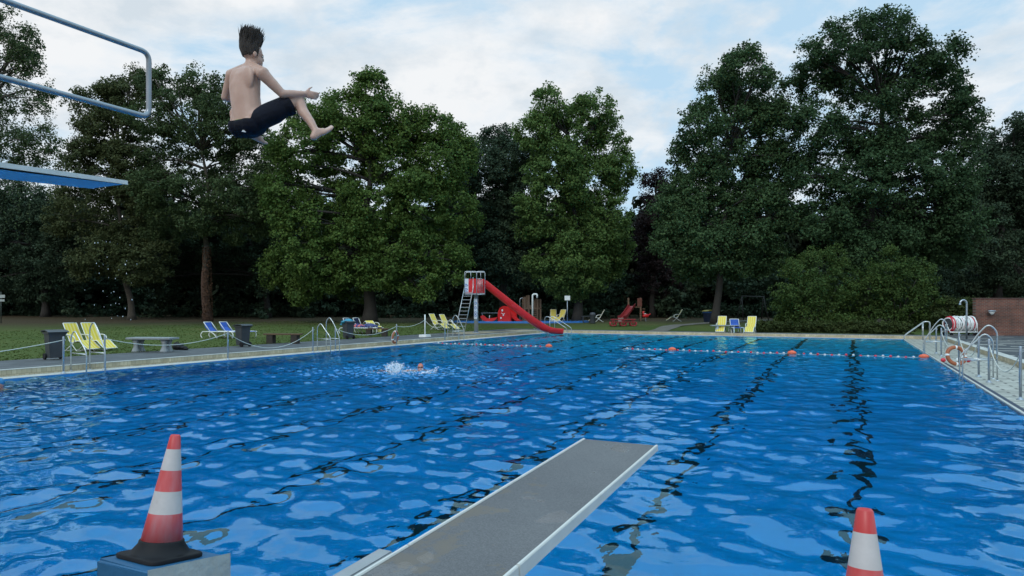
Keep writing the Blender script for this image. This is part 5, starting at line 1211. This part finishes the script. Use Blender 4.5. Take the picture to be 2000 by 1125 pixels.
# arms
sR, eR, wR = J(513, 144, 6.51), J(552, 184, 6.58), J(594, 183, 6.70)
limb(mb, [sR, sR.lerp(eR, .45), eR], [0.062, 0.053, 0.042]); limb(mb, [eR, eR.lerp(wR, .3), wR], [0.043, 0.042, 0.028])
sL, eL, wL = J(453, 148, 6.70), J(440, 190, 6.76), J(474, 200, 6.98)
limb(mb, [sL, sL.lerp(eL, .45), eL], [0.060, 0.050, 0.040]); limb(mb, [eL, eL.lerp(wL, .3), wL], [0.041, 0.040, 0.028])
def hand(w, fwd, side, palm_n, spread=0.12):            # palm, four fingers of different length and a thumb
    fwd = fwd.normalized(); side = (side-fwd*side.dot(fwd)).normalized(); pn = fwd.cross(side)
    if pn.dot(palm_n) < 0: pn = -pn
    Mh = Matrix((side, fwd, pn)).transposed().to_4x4(); mb.ball(w+fwd*0.048, (0.042, 0.055, 0.018), 14, Mh)
    for k, (o_, ln_) in enumerate(((0.031, 0.068), (0.011, 0.078), (-0.010, 0.074), (-0.030, 0.058))):
        a = w+fwd*0.088+side*o_; d1 = (fwd+side*o_*spread*30*0.18+pn*(0.15+0.12*k)).normalized(); b1 = a+d1*ln_*0.5
        d2 = (d1+pn*(0.45+0.1*k)).normalized(); c1 = b1+d2*ln_*0.5; limb(mb, [a-fwd*0.02, a, b1, c1], [0.0105, 0.0105, 0.0095, 0.008])
    a = w+fwd*0.03+side*0.036; d1 = (fwd*0.62+side*0.75+pn*0.25).normalized(); limb(mb, [w+fwd*0.02+side*0.015, a, a+d1*0.034, a+d1*0.034+(d1+fwd*0.5).normalized()*0.03], [0.014, 0.013, 0.011, 0.009])
hand(wR, (wR-eR)*0.6+Vector((0.05, 0.02, -0.03)), Z3*1.0+V3*0.2, -V3-Z3*0.4)
hand(wL, U3+V3*0.5, Z3, V3)
# legs
hR, kR, aR = J(503, 234, 6.55), J(583, 195, 6.72), J(617, 257, 6.60)
limb(mb, [hR, hR.lerp(kR, .4), kR], [0.098, 0.086, 0.060]); calf = kR.lerp(aR, .32)-Vector((0.018, -0.02, 0.012))
limb(mb, [kR, calf, kR.lerp(aR, .68), aR], [0.056, 0.056, 0.042, 0.034])
def foot(a, toe, heel, up):
    f = (toe-heel).normalized(); sd = f.cross(up).normalized(); up2 = sd.cross(f)
    limb(mb, [heel+up2*0.012, heel.lerp(toe, .35)+up2*0.012], [0.033, 0.034]); limb(mb, [a, heel+up2*0.015], [0.034, 0.033]); limb(mb, [a, heel.lerp(toe, .5)+up2*0.014], [0.033, 0.030])
    for s_ in (-0.022, 0.0, 0.022): limb(mb, [heel.lerp(toe, .4)+sd*s_*0.6+up2*.004, heel.lerp(toe, .78)+sd*s_], [0.027, 0.019])
    for k, s_ in enumerate((-0.032, -0.016, -0.001, 0.013, 0.026)):
        a0 = heel.lerp(toe, .78)+sd*s_; limb(mb, [a0, a0+f*(0.055-0.006*k)+up2*0.006], [0.0125 if k else 0.015, 0.010 if k else 0.013])
foot(aR, J(652, 247, 6.72), J(613, 270, 6.58), Vector((0.3, 0.1, 0.9)))
hL, kL, aL = J(470, 236, 6.66), J(530, 226, 7.02), J(500, 262, 6.72)
limb(mb, [hL, hL.lerp(kL, .4), kL], [0.098, 0.086, 0.060]); limb(mb, [kL, kL.lerp(aL, .35), kL.lerp(aL, .7), aL], [0.056, 0.056, 0.042, 0.034])
foot(aL, J(520, 280, 6.80), J(494, 268, 6.68), Vector((0.3, -0.2, 0.8)))
remeshed('body', mb, 0.0075, skin, dv, 9, 0.6)
# swim shorts
mb = MB()
mb.ball(J(487, 247, 6.6), (0.186, 0.155, 0.110), 18, BR @ Matrix.Rotation(R(-4), 4, 'Y') @ Matrix.Rotation(R(4), 4, 'X'))
for sx in (-1, 1): mb.ball(J(486, 247, 6.6)-U3*0.035+V3*sx*0.085, (0.098, 0.118, 0.108), 16, BR)
kk = hR.lerp(kR, .80); limb(mb, [hR, hR.lerp(kR, .4)], [0.116, 0.108]); mb.tube([hR.lerp(kR, .1), hR.lerp(kR, .4)-Z3*.006, hR.lerp(kR, .6)+Z3*.002, hR.lerp(kR, .72)-Z3*.006, kk-Z3*.006], [0.11, 0.110, 0.098, 0.102, 0.104], 20); kl = hL.lerp(kL, .75); mb.tube([hL, hL.lerp(kL, .4), kl], [0.112, 0.106, 0.100], 18)
for q_ in range(9):
    u_ = .12+.07*q_; c_ = hR.lerp(kR, u_); capsule(mb, c_+V3*.03-Z3*(.085-.01*(q_ % 3))-U3*.03, c_+Z3*.03-U3*.095+V3*(.04 if q_ % 2 else -.03), .016, .010, 8)
mb.ball(J(506, 226, 6.62)+U3*0.03, (0.10, 0.10, 0.09), 14, BR)
sh = remeshed('swim_shorts', mb, 0.009, shortsm, dv, 4, 0.5)
m2 = sh.data                                              # cut the waist open along the slanted waistband
bb = bmesh.new(); bb.from_mesh(m2)
w1, w2 = J(457, 245, 6.68), J(510, 234, 6.5); wn = (w2-w1).normalized().cross(U3+Z3*0.05).normalized()
if wn.z < 0: wn = -wn
h1, h2 = J(501, 236, 6.5), J(515, 203, 6.55); hn = (h2-h1).normalized().cross(U3).normalized()
if hn.x > 0: hn = -hn
for co_, no_ in ((w1.lerp(w2, .5)+Z3*0.004, wn), (h1, hn)): bmesh.ops.bisect_plane(bb, geom=bb.verts[:]+bb.edges[:]+bb.faces[:], plane_co=co_, plane_no=no_)
for f in [f for f in bb.faces if (f.calc_center_median()-w1).dot(wn) > 0.004 and (f.calc_center_median()-h1).dot(hn) > 0]: bb.faces.remove(f)
bb.to_mesh(m2); bb.free()
mb = MB(); ctr = J(486, 0, 6.6); pts = []
for i in range(40):
    a_ = 2*math.pi*i/40; q1 = Vector((ctr.x, ctr.y, 0))+V3*0.168*math.cos(a_)+U3*0.135*math.sin(a_); q1.z = 0; q1.z = (w1.lerp(w2, .5).dot(wn)+0.002-q1.dot(Vector((wn.x, wn.y, 0))))/wn.z; pts.append(q1)
mb.tube(pts, 0.005, 6, closed=True); mb.build('waist_piping', lime, sh)
lg = J(478, 256, 6.47); mb = MB(); mb.prism([(-.028, -.008), (.006, -.012), (.028, .004), (.012, .012), (-.02, .006)], -.004, .004, M=Matrix.Translation(lg) @ Matrix.Rotation(R(30), 4, 'Z') @ Matrix.Rotation(math.pi/2, 4, 'X')); mb.build('white_logo', logowhite, sh)
# hair blown straight up by the fall
hair_m = mat('dark_brown_hair', (0.040, 0.030, 0.025), 0.65, 0, 0.5, 24)
mb = MB(); hr = random.Random(3)
mb.ball(head+Z3*0.045-HF*0.012, (0.080, 0.095, 0.096), 18, HR)
for i in range(2300):
    th = hr.uniform(0, 2*math.pi); ph = math.acos(hr.uniform(-0.55, 1))
    n_ = HS*math.cos(th)*math.sin(ph)+HF*math.sin(th)*math.sin(ph)+Z3*math.cos(ph)
    if n_.dot(HF) > 0.4 and n_.z < 0.45: continue
    root_ = head+Z3*0.032-HF*0.010+HS*n_.dot(HS)*0.079+HF*n_.dot(HF)*0.093+Z3*n_.z*0.097
    tuft = 0.5+0.5*math.sin(th*7+n_.z*9)
    topz = head.z+0.190+0.045*tuft+hr.uniform(-.075, .03)-0.01*n_.dot(HF)
    ln_ = max(0.05, topz-root_.z); lean = HS*0.010+HF*0.006; sw = lean*(1+tuft)+HS*hr.gauss(0, .012)+HF*hr.gauss(0, .012)+Vector((n_.x, n_.y, 0))*0.004
    a = root_; b1 = a+n_*0.016+Z3*ln_*0.3; c1 = a+n_*0.012+sw*0.5+Z3*ln_*0.68; d1 = a+sw*1.3+Z3*ln_
    mb.tube([a, b1, c1, d1], [0.0058, 0.0058, 0.0040, 0.0008], 4, cap=False)
mb.build('hair', hair_m, dv)
mb = MB(); 
for sx in (-1, 1): mb.ball(head+HS*sx*0.032+HF*0.089-Z3*0.003, (0.013, 0.01, 0.008), 10, HR)
mb.build('eyes', mat('eye_white', (.6, .6, .58), .2), dv)

# swimmer with splashes
sw_m = mat('flushed_skin', (0.46, 0.22, 0.17), 0.4, 0, 0.15, 7)
hp = gnd(820, 724, 0.0); Ys = hp.y
pr_ = thing('person', 'swimmer with dark goggles on the back, head above the water beside white splash', 'person', (hp.x, hp.y, 0), 0)
mb = MB(); mb.ball((.02, 0, .09), (.078, .09, .115), 16); mb.ball((.025, -.05, .02), (.058, .06, .06), 12); mb.ball((.03, -.095, .075), (.015, .02, .022), 8)
for sx in (-1, 1): mb.ball((.02+sx*.08, 0, .08), (.012, .02, .03), 8)
limb(mb, [(0, .02, 0), (-.03, .05, -.08)], [.06, .06]); mb.ball((-.28, .06, -.10), (.26, .18, .125), 16); limb(mb, [(-.08, -.12, -.04), (-.30, -.2, .0), (-.52, -.22, -.04)], [.06, .052, .04]); limb(mb, [(-.08, .2, -.05), (.12, .4, -.06), (.3, .52, -.1)], [.06, .05, .035]); limb(mb, [(-.5, .05, -.14), (-.95, .08, -.2), (-1.35, .1, -.16)], [.1, .075, .045])
remeshed('body', mb, 0.011, sw_m, pr_, 4)
mb = MB(); mb.ball((.02, .012, .125), (.080, .090, .088), 14); mb.build('cap', mat('salmon_swim_cap', (.58, .16, .10), .4), pr_)
mb = MB()
for sx in (-1, 1): mb.ball((.02+sx*.032, -.082, .105), (.026, .018, .017), 10)
mb.tube([(.02+.083*math.cos(a), .088*math.sin(a), .108) for a in [i*2*math.pi/20 for i in range(20)]], .006, 5, closed=True); mb.build('goggles', black, pr_)
def spray(mb, c, n, f, r0, r1, gr):
    for i in range(n):
        p = Vector(c)+f(gr); r_ = r0+(r1-r0)*gr.random()**2.2
        mb.ball(p, (r_*gr.uniform(.8, 1.7), r_*gr.uniform(.8, 1.5), r_*gr.uniform(.7, 1.5)), 6, Matrix.Rotation(gr.uniform(0, 3), 4, 'X') @ Matrix.Rotation(gr.uniform(0, 3), 4, 'Y'))
gr = random.Random(9); mb = MB(); sc_ = gnd(772, 729, 0); k = sc_.y/F
def kick(g):
    u_ = g.random()**0.8; h_ = u_*23*k; w_ = (5+13*u_**0.8)*k; a_ = g.uniform(-1, 1); return Vector((a_*w_+(-2*u_)*k, g.gauss(0, .25), h_*(1-0.25*a_*a_)*g.uniform(.75, 1.05)))
spray(mb, sc_, 760, kick, .003, .014, gr)
def flat(g): a_ = g.gauss(0, 1); return Vector((a_*26*k+10*k, g.gauss(0, .35), abs(g.gauss(0, .055))*(1.3-.3*abs(a_))))
spray(mb, sc_, 380, flat, .003, .012, gr)
def arcs(g): u_ = g.random(); return Vector(((50+u_*32)*k, g.gauss(0, .2), (u_**1.6)*12*k*g.random()+.01))
spray(mb, sc_, 170, arcs, .004, .013, gr)
o = mb.build('water_splash', foam); tag(o, 'white splash thrown up by the kicking swimmer', 'splash', None, 'stuff')
h2 = gnd(-1, 760, 0.0)
pr_ = thing('person', 'swimmer in a bright blue cap cut off by the left edge', 'person', (h2.x, h2.y, 0), 0)
mb = MB(); mb.ball((0, 0, .12), (.085, .1, .12), 16); limb(mb, [(0, .02, .02), (-.02, .06, -.12)], [.06, .07]); mb.ball((-.05, .12, -.16), (.24, .16, .14), 16); limb(mb, [(.15, .1, -.1), (.2, -.25, -.08), (.12, -.5, -.06)], [.05, .042, .034])
mb.ball((.05, -.085, .09), (.015, .02, .022), 8); remeshed('body', mb, 0.011, sw_m, pr_, 4)
mb = MB(); mb.ball((0, .01, .15), (.094, .107, .105), 16); mb.build('swim_cap', mat('bright_blue_cap', (.02, .17, .36), .4), pr_)
# drops still falling from the high board
mb = MB(); gr = random.Random(5)
for i in range(42):
    p = at(gr.gauss(215, 26), gr.uniform(470, 628), 7+gr.uniform(-1, 3)); r_ = gr.uniform(.0018, .0042); mb.ball(p, (r_, r_, r_*gr.uniform(1.2, 2.6)), 6)
o = mb.build('falling_drops', foam); tag(o, 'water drops falling below the high board', 'water drops', None, 'stuff')

# ------------------------------------------------------------------ light, sky, camera
w = bpy.data.worlds.new('World'); sc.world = w; w.use_nodes = True; nt = w.node_tree; L = nt.links.new
bg = nt.nodes['Background']; ST = 0.1; bg.inputs['Strength'].default_value = ST
sky = N(nt, 'ShaderNodeTexSky', sky_type='NISHITA', sun_disc=False); SE, SR_ = R(42), R(200)
sky.sun_elevation = SE; sky.sun_rotation = SR_; sky.air_density = 1.0; sky.dust_density = 1.2; sky.ozone_density = 1.5
tc = N(nt, 'ShaderNodeTexCoord'); sp = N(nt, 'ShaderNodeSeparateXYZ'); L(tc.outputs['Generated'], sp.inputs[0])
za = N(nt, 'ShaderNodeMath', operation='MAXIMUM'); za.inputs[1].default_value = 0.0; L(sp.outputs['Z'], za.inputs[0])
zb = N(nt, 'ShaderNodeMath', operation='ADD'); zb.inputs[1].default_value = 0.32; L(za.outputs[0], zb.inputs[0])
vd = N(nt, 'ShaderNodeVectorMath', operation='DIVIDE'); cb = N(nt, 'ShaderNodeCombineXYZ')
for i in range(3): L(zb.outputs[0], cb.inputs[i])
L(tc.outputs['Generated'], vd.inputs[0]); L(cb.outputs[0], vd.inputs[1])
mp = N(nt, 'ShaderNodeMapping'); mp.inputs['Location'].default_value = (0.35, 0.2, 0.0); mp.inputs['Scale'].default_value = (1.0, 1.0, 1.6); L(vd.outputs[0], mp.inputs[0])
nz = N(nt, 'ShaderNodeTexNoise', Scale=2.5, Detail=10.0, Roughness=0.58); nz.inputs['Distortion'].default_value = 0.25; L(mp.outputs[0], nz.inputs['Vector'])
# cloud bank thick on the left, thinning to blue on the right
gx = N(nt, 'ShaderNodeMath', operation='MULTIPLY_ADD'); gx.inputs[1].default_value = -0.13; L(sp.outputs['X'], gx.inputs[0]); L(nz.outputs['Fac'], gx.inputs[2])
gr_ = N(nt, 'ShaderNodeMapRange'); gr_.inputs['From Min'].default_value = 0.38; gr_.inputs['From Max'].default_value = 0.72; gr_.inputs['To Min'].default_value = 0.0; gr_.inputs['To Max'].default_value = -0.32; L(sp.outputs['Z'], gr_.inputs['Value'])
gz = N(nt, 'ShaderNodeMath', operation='ADD'); L(gr_.outputs[0], gz.inputs[0]); L(gx.outputs[0], gz.inputs[1])
cov = ramp(nt, gz.outputs[0], [(0.40, (0, 0, 0)), (0.50, (0.75, 0.75, 0.75)), (0.60, (1, 1, 1))])
n2 = N(nt, 'ShaderNodeTexNoise', Scale=3.4, Detail=8.0, Roughness=0.6); L(mp.outputs[0], n2.inputs['Vector'])
cc = ramp(nt, n2.outputs['Fac'], [(0.38, (6.6, 7.4, 8.1)), (0.56, (9.0, 9.2, 9.4))])
up_ = N(nt, 'ShaderNodeMapRange'); up_.inputs['From Min'].default_value = 0.40; up_.inputs['From Max'].default_value = 0.70; L(sp.outputs['Z'], up_.inputs['Value'])
bc = N(nt, 'ShaderNodeMix', data_type='RGBA'); L(up_.outputs[0], bc.inputs[0]); bc.inputs[6].default_value = (5.5, 7.8, 9.7, 1); bc.inputs[7].default_value = (6.0, 9.2, 11.2, 1)
bl = N(nt, 'ShaderNodeMix', data_type='RGBA'); bl.inputs[0].default_value = 0.85; L(sky.outputs[0], bl.inputs[6]); L(bc.outputs[2], bl.inputs[7])
mx = N(nt, 'ShaderNodeMix', data_type='RGBA'); L(cov.outputs['Color'], mx.inputs[0]); L(bl.outputs[2], mx.inputs[6]); L(cc.outputs['Color'], mx.inputs[7])
# an overcast sky is brighter overhead than near the horizon
zf_ = N(nt, 'ShaderNodeMapRange'); zf_.inputs['From Min'].default_value = 0.42; zf_.inputs['From Max'].default_value = 0.66; zf_.inputs['To Min'].default_value = 1.0; zf_.inputs['To Max'].default_value = 1.6; L(sp.outputs['Z'], zf_.inputs['Value'])
vs_ = N(nt, 'ShaderNodeVectorMath', operation='SCALE'); L(mx.outputs[2], vs_.inputs[0]); L(zf_.outputs[0], vs_.inputs['Scale']); L(vs_.outputs[0], bg.inputs['Color'])
sl_ = bpy.data.lights.new('sun', 'SUN'); sl_.energy = 0.9; sl_.angle = R(12); sl_.color = (1, 0.95, 0.88)
so = bpy.data.objects.new('sun', sl_); COL.objects.link(so)
sd = Vector((math.sin(SR_)*math.cos(SE), math.cos(SR_)*math.cos(SE), math.sin(SE))); so.rotation_euler = sd.to_track_quat('Z', 'Y').to_euler(); so.location = (0, 0, 60)

cam = bpy.data.cameras.new('camera'); co = bpy.data.objects.new('camera', cam); COL.objects.link(co); sc.camera = co
cam.sensor_width = 36; cam.lens = F/2000*36; cam.clip_start = 0.05; cam.clip_end = 3000
co.location = (0, 0, H); co.rotation_euler = (math.pi/2, 0, 0); cam.shift_y = (HY-562.5)/2000
sc.view_settings.view_transform = 'Standard'; sc.view_settings.look = 'None'; sc.view_settings.exposure = 0; sc.view_settings.gamma = 1
sc.render.engine = 'CYCLES'; cy = sc.cycles
cy.max_bounces = 10; cy.diffuse_bounces = 3; cy.glossy_bounces = 4; cy.transmission_bounces = 6; cy.transparent_max_bounces = 8; cy.volume_bounces = 0
cy.sample_clamp_indirect = 4; cy.blur_glossy = 0.3; cy.caustics_reflective = True; cy.caustics_refractive = True
cy.use_denoising = True
try: cy.denoiser = 'OPENIMAGEDENOISE'
except Exception: pass
